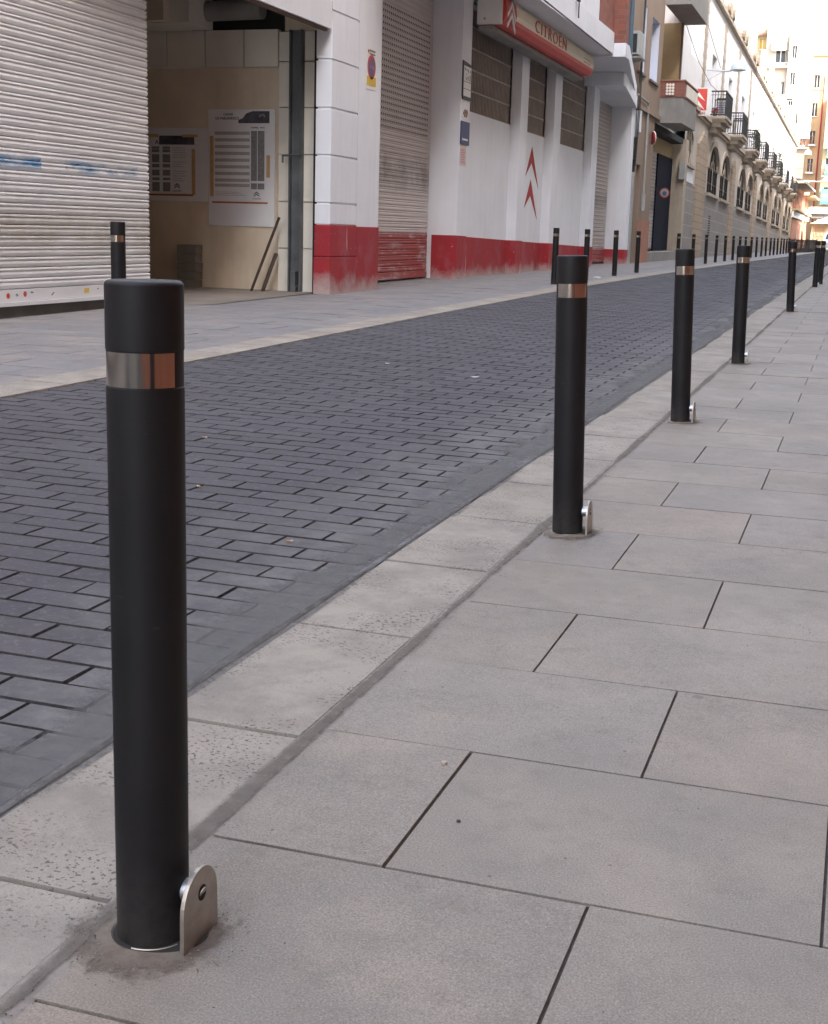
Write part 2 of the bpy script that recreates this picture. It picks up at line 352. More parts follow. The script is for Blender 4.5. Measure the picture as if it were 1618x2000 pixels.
# ------------------------------------------------------------ mesh helpers
class MB:
    def __init__(s): s.v = []; s.f = []; s.mi = []; s.cur = 0
    def q(s, *pts):
        i = len(s.v); s.v += [tuple(p) for p in pts]; s.f.append(tuple(range(i, i + len(pts)))); s.mi.append(s.cur); return s
    def box(s, x0, x1, y0, y1, z0, z1, skip=''):
        i = len(s.v)
        s.v += [(x, y, z) for z in (z0, z1) for y in (y0, y1) for x in (x0, x1)]
        for f in ((0, 2, 3, 1), (4, 5, 7, 6), (0, 1, 5, 4), (2, 6, 7, 3), (0, 4, 6, 2), (1, 3, 7, 5)):
            s.f.append(tuple(i + a for a in f)); s.mi.append(s.cur)
        return s
    def fbox(s, fr, u0, u1, v0, v1, n0, n1):
        i = len(s.v)
        s.v += [fr(u, v, n) for v in (v0, v1) for n in (n0, n1) for u in (u0, u1)]
        for f in ((0, 2, 3, 1), (4, 5, 7, 6), (0, 1, 5, 4), (2, 6, 7, 3), (0, 4, 6, 2), (1, 3, 7, 5)):
            s.f.append(tuple(i + a for a in f)); s.mi.append(s.cur)
        return s
    def fprism(s, fr, poly, n0, n1):
        i = len(s.v); k = len(poly)
        s.v += [fr(u, v, n0) for u, v in poly] + [fr(u, v, n1) for u, v in poly]
        s.f.append(tuple(range(i, i + k))); s.f.append(tuple(range(i + k, i + 2 * k))[::-1]); s.mi += [s.cur] * 2
        for a in range(k):
            b = (a + 1) % k; s.f.append((i + a, i + b, i + k + b, i + k + a)); s.mi.append(s.cur)
        return s
    def tube(s, pts, r, seg=10, cap=True):
        pts = [Vector(p) for p in pts]; rs = r if isinstance(r, (list, tuple)) else [r] * len(pts)
        rings = []
        for i, p in enumerate(pts):
            d = (pts[min(i + 1, len(pts) - 1)] - pts[max(i - 1, 0)]).normalized()
            up = Vector((0, 0, 1)) if abs(d.z) < .9 else Vector((1, 0, 0))
            a = d.cross(up).normalized(); b = d.cross(a).normalized()
            base = len(s.v)
            for k in range(seg):
                t = 2 * PI * k / seg
                s.v.append(tuple(p + (a * math.cos(t) + b * math.sin(t)) * rs[i]))
            rings.append(base)
        for i in range(len(rings) - 1):
            for k in range(seg):
                k2 = (k + 1) % seg
                s.f.append((rings[i] + k, rings[i] + k2, rings[i + 1] + k2, rings[i + 1] + k)); s.mi.append(s.cur)
        if cap:
            s.f.append(tuple(rings[0] + k for k in range(seg))[::-1]); s.f.append(tuple(rings[-1] + k for k in range(seg))); s.mi += [s.cur] * 2
        return s
    def lathe(s, prof, seg=48, c=(0, 0), a0=0, a1=2 * PI):
        full = abs(a1 - a0 - 2 * PI) < 1e-6
        n = seg if full else seg + 1
        base = len(s.v)
        for r, z in prof:
            for k in range(n):
                t = a0 + (a1 - a0) * k / seg
                s.v.append((c[0] + r * math.cos(t), c[1] + r * math.sin(t), z))
        for i in range(len(prof) - 1):
            for k in range(seg):
                k2 = (k + 1) % n
                s.f.append((base + i * n + k, base + i * n + k2, base + (i + 1) * n + k2, base + (i + 1) * n + k)); s.mi.append(s.cur)
        return s
    def build(s, name, mat, parent=None, smooth=False, bevel=0, label=None):
        me = bpy.data.meshes.new(name)
        off = Vector((0, 0, 0))
        if parent is not None:
            p = parent
            while p is not None: off += p.location; p = p.parent
        me.from_pydata([tuple(Vector(v) - off) for v in s.v], [], s.f)
        mats = mat if isinstance(mat, (list, tuple)) else [mat]
        for m in mats: me.materials.append(MT[m] if isinstance(m, str) else m)
        for p, i in zip(me.polygons, s.mi): p.material_index = i
        bm = bmesh.new(); bm.from_mesh(me); bmesh.ops.remove_doubles(bm, verts=bm.verts, dist=1e-5)
        bmesh.ops.recalc_face_normals(bm, faces=bm.faces)
        if bevel: bmesh.ops.bevel(bm, geom=[e for e in bm.edges if e.is_manifold and e.calc_face_angle(0) > .6], offset=bevel, segments=2, affect='EDGES', profile=.7)
        if smooth:
            for f in bm.faces: f.smooth = True
            for e in bm.edges:
                if e.is_manifold and e.calc_face_angle(0) > .7: e.smooth = False
        bm.to_mesh(me); bm.free()
        o = bpy.data.objects.new(name, me); C.objects.link(o)
        if parent is not None: o.parent = parent
        if label: o['label'] = label
        return o
def FX(x0, sh=0, y0=0): return lambda u, v, n=0: (x0 + n, u, v - sh * (u - y0))
def FY(y0): return lambda u, v, n=0: (u, y0 - n, v)
def tag(o, label, cat, group=None):
    o['label'] = label; o['category'] = cat
    if group: o['group'] = group
    return o
def thing(name, label, cat, loc=(0, 0, 0), group=None):
    o = bpy.data.objects.new(name, None); C.objects.link(o); o.location = loc; o.empty_display_size = .2
    return tag(o, label, cat, group)
def struct(o): o['kind'] = 'structure'; return o
def text(mb_name, s, fr_axis, pos, size, mat, parent, sx=1.0, extr=.004, space=1.0, align='LEFT', bold=0):
    cu = bpy.data.curves.new(mb_name, 'FONT'); cu.body = s; cu.size = size; cu.extrude = extr; cu.space_character = space
    cu.align_x = align; cu.offset = bold; cu.resolution_u = 3
    tmp = bpy.data.objects.new('tmp', cu); C.objects.link(tmp)
    dg = bpy.context.evaluated_depsgraph_get(); dg.update()
    me = bpy.data.meshes.new_from_object(tmp.evaluated_get(dg)); bpy.data.objects.remove(tmp)
    off = Vector((0, 0, 0)); p = parent
    while p is not None: off += p.location; p = p.parent
    for v in me.vertices:
        a, b, c = v.co.x * sx, v.co.y, v.co.z
        if fr_axis == 'x': q = Vector((pos[0] + c, pos[1] + a, pos[2] + b))
        else: q = Vector((pos[0] + a, pos[1] - c, pos[2] + b))
        v.co = q - off
    me.materials.clear(); me.materials.append(MT[mat]); me.name = mb_name
    o = bpy.data.objects.new(mb_name, me); C.objects.link(o); o.parent = parent; return o
def wall(mb, fr, u0, u1, v0, v1, ops=(), depth=.2, jamb=None):
    """flat wall with rectangular or arched holes (a,b,c,d,rise) and their reveals"""
    ops = sorted(ops); u = u0
    for op in ops:
        a, b, c, d = op[:4]; rise = op[4] if len(op) > 4 else 0
        if a > u: mb.q(fr(u, v0, 0), fr(a, v0, 0), fr(a, v1, 0), fr(u, v1, 0))
        if c > v0: mb.q(fr(a, v0, 0), fr(b, v0, 0), fr(b, c, 0), fr(a, c, 0))
        K = 10 if rise else 1
        pts = []
        for i in range(K + 1):
            t = i / K; uu = a + (b - a) * t
            if rise: uu = (a + b) / 2 - math.cos(PI * t) * (b - a) / 2; vv = d - rise + rise * math.sin(PI * t)
            else: vv = d
            pts.append((uu, vv))
        for i in range(K):
            (ua, va), (ub, vb) = pts[i], pts[i + 1]
            mb.q(fr(ua, va, 0), fr(ub, vb, 0), fr(ub, v1, 0), fr(ua, v1, 0))
            old = mb.cur
            if jamb is not None: mb.cur = jamb
            mb.q(fr(ua, va, 0), fr(ub, vb, 0), fr(ub, vb, -depth), fr(ua, va, -depth)); mb.cur = old
        old = mb.cur
        if jamb is not None: mb.cur = jamb
        va = pts[0][1]
        mb.q(fr(a, c, 0), fr(a, va, 0), fr(a, va, -depth), fr(a, c, -depth))
        mb.q(fr(b, c, 0), fr(b, va, 0), fr(b, va, -depth), fr(b, c, -depth))
        mb.q(fr(a, c, 0), fr(b, c, 0), fr(b, c, -depth), fr(a, c, -depth)); mb.cur = old
        u = b
    if u < u1: mb.q(fr(u, v0, 0), fr(u1, v0, 0), fr(u1, v1, 0), fr(u, v1, 0))
    return mb

# ============================================================ SETTING: ground
def strip(name, mat, xa, xb, ys, dz, nx=1):
    mb = MB()
    for i in range(len(ys) - 1):
        for k in range(nx):
            p = []
            for y, kk in ((ys[i], k), (ys[i], k + 1), (ys[i + 1], k + 1), (ys[i + 1], k)):
                a = xa(y) if callable(xa) else xa; b = xb(y) if callable(xb) else xb
                x = a + (b - a) * kk / nx; p.append((x, y, zg(x, y) + dz))
            mb.q(*p)
    return struct(mb.build(name, mat))
YS = [-30, -10, 0, 2, 4, 6, 8, 10, 12, 15, 18, 21, 25, 30, 36, 45, 55, 65, 80, 100, 130, 170]
g = MB(); g.q((-900, -900, -.06), (900, -900, -.06), (900, 1500, -.06), (-900, 1500, -.06)); struct(g.build('ground', 'ground_far'))
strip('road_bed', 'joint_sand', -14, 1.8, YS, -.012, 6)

def island(mb, x0, x1, y0, y1, ch, dep, jit=0, tilt=0, side=0):
    j = random.uniform(-jit, jit); tx = random.uniform(-tilt, tilt); ty = random.uniform(-tilt, tilt)
    i = len(mb.v)
    for x, y in ((x0, y0), (x1, y0), (x1, y1), (x0, y1)):
        mb.v.append((x, y, zg(x, y) - dep))
    w_, h_ = x1 - x0, y1 - y0
    r = lambda: random.uniform(-.25, .25) * ch
    for sx_, sy_ in ((0, 0), (1, 0), (1, 1), (0, 1)):
        x = x0 + ch + (w_ - 2 * ch) * sx_ + r(); y = y0 + ch + (h_ - 2 * ch) * sy_ + r()
        mb.v.append((x, y, zg(x, y) + j + tx * (sx_ - .5) + ty * (sy_ - .5)))
    mb.f += [(i + 4, i + 5, i + 6, i + 7)] + [(i + a, i + (a + 1) % 4, i + 4 + (a + 1) % 4, i + 4 + a) for a in range(4)]
    mb.mi += [0] + [side] * 4
mb = MB(); PW, PH = .243, .1215
y = -3.0; row = 0
while y < 118:
    off = 0 if row % 2 == 0 else PW / 2
    x1 = -1.302; xk = kerbx(y) + .012
    first = True
    while x1 > xk + .03:
        wd = PW if not (first and off) else PW / 2
        x0 = max(x1 - wd, xk)
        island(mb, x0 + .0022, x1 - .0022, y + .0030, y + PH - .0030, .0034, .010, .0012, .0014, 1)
        x1 = x0; first = False
    y += PH; row += 1
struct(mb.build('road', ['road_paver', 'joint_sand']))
# kerb stones
mb = MB(); y = 1.612 - .7 * 8
while y < 118:
    island(mb, -1.282, -.962, y + .0035, y + .692, .004, .03, .001, .001); y += .695
struct(mb.build('kerb', 'kerb_concrete'))
mb = MB(); y = -6
while y < 118:
    k0, k1 = kerbx(y), kerbx(y + .7)
    i = len(mb.v); a, b = y + .003, y + .697
    for x, yy in ((k0 - .31, a), (k0, a), (k1, b), (k1 - .31, b)): mb.v.append((x, yy, zg(x, yy) - .03))
    for x, yy in ((k0 - .306, a + .003), (k0 - .004, a + .003), (k1 - .004, b - .003), (k1 - .306, b - .003)): mb.v.append((x, yy, zg(x, yy) + .004))
    mb.f += [(i + 4, i + 5, i + 6, i + 7)] + [(i + q, i + (q + 1) % 4, i + 4 + (q + 1) % 4, i + 4 + q) for q in range(4)]; mb.mi += [0] * 5
    y += .7
o = struct(mb.build('kerb', 'kerb_concrete'))
# right pavement slabs
mb = MB(); RH = .5055; SW = .66
k = -8
y0 = 1.3155
def cutslab(mb, xa, xb, ya, yb): island(mb, xa + .0014, xb - .0014, ya + .0014, yb - .0014, .0014, .025, .0010, .0012)
for k in range(-8, 230):
    ya = y0 + RH * k; yb = ya + RH
    off = -.303 if k % 2 == 0 else -.629
    xs = [-.93] + [off + SW * j for j in range(0, 5) if off + SW * j < 1.72] + [1.74]
    for a, b in zip(xs[:-1], xs[1:]):
        if b - a > .03: cutslab(mb, a, b, ya, yb)
struct(mb.build('pavement', 'slab'))
strip('pavement_bed', 'bed_brown', -.94, 1.74, [-4 + 2 * i for i in range(61)], -.0065, 2)
# left pavement slabs, to the facades
mb = MB(); y = -6; k = 0
while y < 118:
    xk = kerbx(y) - .315
    xs = [xk]; s_ = .6 if k % 2 else .3
    while xs[-1] - s_ > -7.9: xs.append(xs[-1] - s_); s_ = .6
    for a, b in zip(xs[1:], xs[:-1]): island(mb, a + .002, b - .002, y + .002, y + .398, .002, .02, .001, .001)
    y += .4; k += 1
struct(mb.build('pavement', 'slab_far'))
# irregular cement and dirt films at the joints
def ragged(name, mat, c0, c1, ya, yb, step, amp, dz, seed=1, fade=1):
    rr = random.Random(seed); mb = MB(); prev = None; y = ya; a = b = 0
    while y <= yb:
        a = a * .7 + rr.uniform(-amp, amp) * .5; b = b * .7 + rr.uniform(-amp, amp) * .5
        xa, xb = c0 + a, c1 + b
        cur = [(xa, y, zg(xa, y) + dz - .003 * fade), ((xa + xb) / 2 , y, zg(xa, y) + dz + .001), (xb, y, zg(xb, y) + dz - .003 * fade)]
        if prev: mb.q(prev[0], prev[1], cur[1], cur[0]); mb.q(prev[1], prev[2], cur[2], cur[1])
        prev = cur; y += step
    return struct(mb.build(name, mat))
ragged('mortar_joint', 'cement_film', -1.325, -1.275, -3, 60, .05, .02, -.0016, 3, 0)
strip('cement_smear', 'film_cement', -1.62, -1.26, [-3 + .5 * i for i in range(130)], .0022, 6)
strip('joint_filler', 'mud', -.968, -.922, [-3 + .5 * i for i in range(220)], -.0010, 1)
strip('dirt_joint', 'film_slab', -1.06, -.82, [-3 + .5 * i for i in range(130)], .0026, 4)
strip('dirt_joint', 'film_road', -1.36, -1.20, [-3 + .5 * i for i in range(130)], .0034, 3)

rr = random.Random(21); mb = MB()
def grain(x, y, z, s_):
    i = len(mb.v); a = rr.uniform(0, 6)
    for q in range(3): mb.v.append((x + s_ * math.cos(a + q * 2.1), y + s_ * math.sin(a + q * 2.1), z))
    mb.v.append((x, y, z + s_ * rr.uniform(.6, 1.2))); mb.f += [(i, i + 1, i + 3), (i + 1, i + 2, i + 3), (i + 2, i, i + 3)]; mb.mi += [rr.choice((0, 0, 1))] * 3
for _ in range(900):
    y = rr.uniform(.9, 9); x = -.947 + rr.gauss(0, .022); grain(x, y, zg(x, y) + .0005, rr.uniform(.0008, .0024))
for _ in range(500):
    y = rr.uniform(1, 8); x = -1.29 + rr.gauss(0, .02); grain(x, y, zg(x, y) + .0005, rr.uniform(.0008, .0022))
for _ in range(380):
    a = rr.uniform(0, 2 * PI); d = .075 + abs(rr.gauss(0, .04)); x = -.86 + d * math.cos(a); y = 1.51 + d * math.sin(a); grain(x, y, zg(x, y) + .0028, rr.uniform(.0007, .002))
for _ in range(350):
    x = rr.uniform(-.9, .6); y = rr.uniform(1.2, 6); grain(x, y, zg(x, y) + .0002, rr.uniform(.0006, .0018))
o = mb.build('grit', ['dirt', 'cement']); o['kind'] = 'stuff'; tag(o, 'loose grit and sand scattered along the kerb joints and bollard foot', 'grit')

# ============================================================ BOLLARDS
def arcring(mb, r0, r1, z0, z1, a0, a1, seg=40):
    mb.lathe([(r0, z0), (r1, z0), (r1, z1), (r0, z1), (r0, z0)], seg, (0, 0), a0, a1); return mb
def make_bollard(label, plate=True, big=True, H=.907, r=.0502):
    t = thing('bollard', label, 'bollard')
    seg = 72 if big else 20
    zb0, zb1 = H - .134, H - .088
    pr = [(r, -.04), (r, zb0 - .001), (r - .0009, zb0), (r - .0009, zb1), (r, zb1 + .001)]
    for i in range(7):
        a = PI / 2 * i / 6; pr.append((r - .0065 + .0065 * math.cos(a), H - .0065 + .0065 * math.sin(a)))
    pr.append((.0005, H + .0006))
    mb = MB().lathe(pr, seg); mb.build('post', 'bollard_black', t, smooth=True)
    ac = -PI / 2 + R(13)
    mb = MB(); arcring(mb, r - .003, r - .0003, zb0 + .001, zb1 - .001, ac - R(64), ac + R(64), 48 if big else 12)
    mb.build('reflective_band', 'brushed_steel', t, smooth=True)
    if plate:
        mb = MB(); px = .069; poly = [(-.052, -.02)]
        for i in range(15):
            a = PI - PI * i / 14; poly.append((.050 * math.cos(a), .059 + .050 * math.sin(a)))
        poly.append((.052, -.02))
        mb.fprism(FX(px), poly, 0, .006)
        pl = mb.build('hinge_plate', 'plate_steel', t, bevel=.0008)
        mb = MB(); mb.tube([(.045, .004, .071), (.069, .004, .071)], .0165, 24); mb.build('spacer', 'galvanised', pl, smooth=True)
        mb = MB(); mb.tube([(.0745, .004, .071), (.0755, .004, .071)], .0115, 20); mb.build('bolt_hole', 'black', pl, smooth=True)
        mb = MB(); mb.tube([(.0750, .004, .0712), (.0762, .004, .0708)], .0085, 20); mb.build('bolt', 'plate_steel', pl, smooth=True)
        # dark face painted as shaded hole round the foot and its rim of cement
        mb = MB(); n = 48
        inner = []
        for i in range(n):
            a = 2 * PI * i / n; rx = .0555 + (.026 if math.cos(a) > 0 else 0); inner.append((math.cos(a) * rx, math.sin(a) * .059))
        rings = [[(x * k_, y_ * k_, z_) for x, y_ in inner] for k_, z_ in ((1, .0008), (1.04, .0030), (1.5, .0026), (1.9, .0022), (2.6, .0017))]
        for q in range(4):
            for i in range(n):
                k2 = (i + 1) % n; mb.q(rings[q][i], rings[q][k2], rings[q + 1][k2], rings[q + 1][i])
        mb.build('cement_collar', 'cement_patch', t, smooth=True)
        mb = MB(); mb.q(*[(x, y_, .0014) for x, y_ in inner]); mb.build('hole_shade', 'hole_dark', t)
        mb = MB(); mb.lathe([(.0540, .0012), (.0553, .0024), (.0566, .0012)], 48, (0, 0), -PI * .52, -PI * .14)
        mb.build('sleeve_rim', 'plate_steel', t, smooth=True)
    else:
        mb = MB().lathe([(r - .001, .004), (r + .012, .003), (r + .014, 0)], 20); mb.build('cement_collar', 'cement', t, smooth=True)
    return t
def dup(root, loc, label=None):
    r = root.copy(); C.objects.link(r); r.location = loc
    if label: r['label'] = label
    for ch in list(root.children):
        c = ch.copy(); C.objects.link(c); c.parent = r
        for gch in ch.children:
            d = gch.copy(); C.objects.link(d); d.parent = c
    return r
GB = 'black bollards lining the right kerb'
rb = [(-.867, 1.522, 0, 'nearest black bollard, largest in the photo, with a pinned steel plate at its foot'),
      (-.858, 4.285, -.030, 'second nearest black bollard of the right row, in front of the red plinth wall'),
      (-.858, 7.18, -.034, 'third bollard along the right kerb, black with two-tone steel band'),
      (-.865, 10.72, -.024, 'fourth bollard along the right kerb, narrow and black against the road'),
      (-.868, 18.45, -.036, 'fifth bollard along the right kerb, beside the far end of the railing'),
      (-.885, 28.07, -.008, 'sixth bollard of the right row, left one of the close pair near the photo edge'),
      (-.845, 30.08, -.006, 'seventh bollard of the right row, right one of the close pair near the photo edge')]
b0 = make_bollard(rb[0][3]); b0['group'] = GB
for i, (x, y, lean, lab) in enumerate(rb):
    o = b0 if i == 0 else dup(b0, (0, 0, 0), lab)
    o.location = (x, y, zg(x, y)); o.rotation_euler = (0, math.atan(lean / .9), R([0, 1, -2, 1.5, 0, 2, 0][i]))
GL = 'black bollards lining the left kerb'
ly = [8.05, 21.67, 24.3, 27.29, 30.1, 36.9, 40.3, 43.75, 46.75, 49.9, 53.0, 55.8, 58.6, 61.6, 64.7, 67.6, 70.4, 73.3, 75.9, 78.7, 81.4, 83.9, 86.5, 89.3]
def nth(n): return ['', 'first', 'second', 'third', 'fourth', 'fifth', 'sixth', 'seventh', 'eighth', 'ninth', 'tenth', 'eleventh', 'twelfth', 'thirteenth', 'fourteenth', 'fifteenth', 'sixteenth', 'seventeenth', 'eighteenth', 'nineteenth', 'twentieth', 'twenty-first', 'twenty-second', 'twenty-third', 'twenty-fourth'][n]
s0 = None
for i, y in enumerate(ly):
    if i == 0: lab = 'black bollard standing alone in front of the big grey roller shutter'
    elif i <= 4: lab = f'{nth(i)} slim bollard from the left before the white and red workshop wall'
    else: lab = f'small far bollard on the left kerb, {nth(i - 4)} beyond the workshop from the left'
    if s0 is None: s0 = make_bollard(lab, False, False); s0['group'] = GL; o = s0
    else: o = dup(s0, (0, 0, 0), lab)
    x = -4.78 if y < 65 else -4.78 + (y - 65) * .008
    o.location = (x, y, zg(x, y)); o.rotation_euler = (0, R(random.uniform(-1, .3)), R(random.uniform(-3, 3)))

# ============================================================ WORKSHOP BUILDING
WS = thing('workshop_building', 'white workshop with red painted plinth, roller shutters and block-lattice windows', 'building', (-7, 20, 0))
fa = FX(-6.45); fb = FX(-6.55); fw = FX(-6.76)
def shutter_mesh(x, y0, y1, z0, z1, pitch, amp, prof=None):
    mb = MB(); z = z0; n = 0
    pf = prof or [(0, -1.1), (.05, -.9), (.10, -.1), (.22, .55), (.40, .8), (.55, .55), (.64, .15), (.70, .35), (.80, .95), (.90, .85), (.97, 0), (1, -1.1)]
    while z < z1:
        for (t0, d0), (t1, d1) in zip(pf[:-1], pf[1:]):
            za, zb = z + t0 * pitch, z + t1 * pitch; xa, xb = x + d0 * amp, x + d1 * amp
            mb.q((xa, y0, za), (xa, y1, za), (xb, y1, zb), (xb, y0, zb))
        # closed slat ends
        mb.q(*[(x + d * amp, y1, z + t * pitch) for t, d in pf] + [(x - .03, y1, z + pitch), (x - .03, y1, z)])
        z += pitch
    mb.box(x - .05, x - .03, y0, y1 - .02, z0, z)
    return mb
sh = shutter_mesh(-7.3, -18, 12.93, .345, 4.3, .0955, .015).build('roller_shutter', 'shutter_big', WS, label='big pale grey roller shutter with a streak of blue spray paint')
mb = MB().box(-7.325, -7.285, -18, 12.93, .235, .342); mb.box(-7.33, -7.265, -18, 12.93, .195, .233)
mb.build('bottom_rail', 'shutter_big', sh, bevel=.004)
# stickers and scuffs on the rail, spray paint on the slats
def disc(mb, fr, u, v, r, n0, n1, seg=16, sy=1.0):
    mb.fprism(fr, [(u + r * math.cos(2 * PI * i / seg), v + sy * r * math.sin(2 * PI * i / seg)) for i in range(seg)], n0, n1)
f7 = FX(-7.285)
mb = MB(); disc(mb, f7, 10.36, .29, .026, 0, .0015); disc(mb, f7, 10.62, .298, .026, 0, .0015); mb.build('red_sticker', 'letter_red', sh)
mb = MB().fbox(f7, 11.62, 11.70, .272, .318, 0, .0015); mb.build('yellow_sticker', 'yellow', sh)
mb = MB()
for u, v in ((10.48, .28), (10.47, .292), (10.70, .305), (10.72, .30), (11.06, .285), (11.04, .27), (11.85, .3)):
    mb.fprism(f7, [(u, v), (u + .03, v + .004), (u + .035, v + .014), (u + .012, v + .01)], 0, .001)
mb.build('scuff', 'ink', sh)
mb = MB(); rr = random.Random(3)
def zsurf(t):  # slat bulge
    return .012
k_ = N('blue_spray_soft'); nz = k_.ramp(k_.noise(1, 6, .7, src=k_.mp((1, 2.4, 9))), [(.40, 0), (.62, 1)])
k_.col((.10, .33, .62)); k_.rough(.6)
sx_ = k_.n('SeparateXYZ'); k_.l(k_.co, sx_.inputs[0])
fade = k_.ramp(k_.math('ABSOLUTE', k_.math('SUBTRACT', k_.math('ADD', sx_.outputs[2], 0), 1.475)), [(.0, 1), (.075, 0)])
k_.l(k_.math('MULTIPLY', k_.math('MULTIPLY', nz, fade), .8), k_.b.inputs['Alpha']); MT['blue_spray_soft'] = k_.m
for z0 in (1.427, 1.4909):
    pass
pf = [(0, -1.1), (.05, -.9), (.10, -.1), (.22, .55), (.40, .8), (.55, .55), (.64, .15), (.70, .35), (.80, .95), (.90, .85), (.97, 0), (1, -1.1)]
for s0_ in (11, 12):
    zb_ = .345 + s0_ * .0955
    for (ya_, yb_) in ((9.9, 10.95), (11.35, 12.7)):
        for (t0, d0), (t1, d1) in zip(pf[:-1], pf[1:]):
            mb.q((-7.3 + d0 * .015 + .0012, ya_, zb_ + t0 * .0955), (-7.3 + d0 * .015 + .0012, yb_, zb_ + t0 * .0955), (-7.3 + d1 * .015 + .0012, yb_, zb_ + t1 * .0955), (-7.3 + d1 * .015 + .0012, ya_, zb_ + t1 * .0955))
mb.build('spray_paint', 'blue_spray_soft', sh)
mb = MB().box(-7.6, -7.31, -18, 12.9, -.05, .19); mb.build('threshold_shade', 'dark_concrete', WS)  # dark tone stands in for the shadowed gap below the shutter
# upper facade over shutter and recess
mb = MB().box(-6.53, -6.45, 12.95, 15.97, 3.35, 4.9); mb.build('lintel', 'white_panel', WS)
mb = MB().box(-6.52, -6.475, 12.95, 15.9, 3.315, 3.348); mb.build('lintel_rail', 'dark_brown', WS)
# recess
mb = MB()
mb.q((-12, 16.3, 0), (-6.7, 16.3, 0), (-6.7, 16.3, 2.95), (-12, 16.3, 2.95))
mb.q((-12, 11, 0), (-12, 16.3, 0), (-12, 16.3, 4.3), (-12, 11, 4.3))
mb.q((-12, 11, 0), (-7.6, 11, 0), (-7.6, 11, 4.3), (-12, 11, 4.3))
mb.box(-9.6, -8.45, 15.4, 16.29, 3.41, 4.3)
mb.build('recess_wall', 'tan_plaster', WS)
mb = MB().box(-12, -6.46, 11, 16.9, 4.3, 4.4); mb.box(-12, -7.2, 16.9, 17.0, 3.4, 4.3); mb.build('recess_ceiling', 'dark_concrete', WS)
mb = MB()
for a, b in ((-12, -9.42), (-9.40, -8.866), (-8.850, -8.311), (-8.295, -7.761), (-7.745, -7.28)):
    mb.box(a, b, 16.22, 16.32, 2.95, 3.40)
mb.build('tile_band', 'cream_tile', WS, bevel=.004)
mb = MB().box(-9.18, -8.18, 15.55, 16.2, 3.40, 4.3); mb.build('recess_pier', 'cream_tile', WS)
mb = MB().tube([(-8.60, 16.06, 3.60), (-7.42, 16.06, 3.62)], .125, 20); mb.build('duct', 'grey_concrete', WS, smooth=True)
mb = MB().box(-8.5, -7.21, 16.24, 16.26, 3.405, 4.29); mb.build('void_shade', 'black', WS)  # black panel stands in for the unlit void behind the duct
mb = MB().box(-7.2, -6.69, 16.26, 16.98, 3.38, 4.3); mb.build('upper_block', 'tan_plaster', WS)
mb = MB()
zs = [.05, .69, 1.28, 1.87, 2.45, 3.01, 3.375]
for a, b in zip(zs[:-1], zs[1:]): mb.box(-7.27, -6.70, 16.24, 16.32, a + .007, b - .007)
mb.build('recess_tile', 'cream_tile', WS, bevel=.004)
mb = MB().box(-7.085, -7.067, 16.13, 16.235, .14, 3.38); mb.box(-6.933, -6.915, 16.13, 16.235, .14, 3.38); mb.box(-7.067, -6.933, 16.2, 16.235, .14, 3.38)
mb.tube([(-6.98, 16.2, .2), (-6.98, 16.1, .2)], .03); mb.box(-7.03, -6.96, 16.08, 16.2, .13, .4)
pg = mb.build('guide_post', 'post_steel', WS, bevel=.003)
mb = MB().tube([(-7.16, 16.1, 1.85), (-6.89, 16.1, 1.86)], .012); mb.tube([(-7.15, 16.1, 1.86), (-7.15, 16.1, 1.76)], .012)
mb.build('bolt_bar', 'post_steel', pg)
mb = MB().box(-6.705, -6.675, 16.05, 16.24, .1, 3.35); mb.build('edge_strip', 'black', WS)
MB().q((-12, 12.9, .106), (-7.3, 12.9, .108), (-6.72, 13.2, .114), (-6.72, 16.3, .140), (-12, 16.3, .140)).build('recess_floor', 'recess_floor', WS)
# corner pillar (blocks), two columns
mb = MB(); zj = [1.0, 1.27, 1.855, 2.425, 3.0, 3.575, 4.15, 4.9]
for i, (a, b) in enumerate(zip(zj[:-1], zj[1:])):
    mb.box(-6.66, -6.45, 16.0, 16.93, a + .011, b - .011)
mb.box(-6.64, -6.462, 16.01, 16.93, .95, 4.9)
mb.build('pillar_block', 'white_plaster', WS, bevel=.008)
mb = MB().box(-7.25, -6.455, 16.945, 17.8, .95, 4.9); mb.box(-7.2, -6.64, 16.33, 16.94, .0, 4.9)
mb.build('pillar', 'white_plaster', WS, bevel=.006)
mb = MB().box(-6.668, -6.438, 15.99, 16.935, .0, .60); mb.box(-6.66, -6.442, 15.995, 16.935, .606, 1.0)
mb.box(-6.9, -6.446, 16.945, 17.81, .0, .99); mb.box(-6.66, -6.432, 16.35, 16.5, .0, .48)
mb.build('plinth', 'red_plinth', WS, bevel=.01)
# shutter 2
mb = shutter_mesh(-7.08, 17.6, 21.97, .30, 4.9, .0865, .009); mb.cur = 1
f2 = FX(-7.08 + .0065)
for r_ in range(22):
    z = .30 + .0865 * (25 + r_) + .034
    if z > 4.28: break
    for c_ in range(34):
        u = 18.95 + c_ * .086
        if u < 21.85: mb.fbox(f2, u - .020, u + .020, z - .013, z + .014, 0, .0022)
s2 = mb.build('roller_shutter', ['shutter_mid', 'black'], WS, label='brownish roller shutter with a perforated upper half and red painted foot')
mb = MB().box(-7.09, -7.065, 17.6, 21.97, .19, .298); mb.build('bottom_rail', 'shutter_mid', s2, bevel=.004)
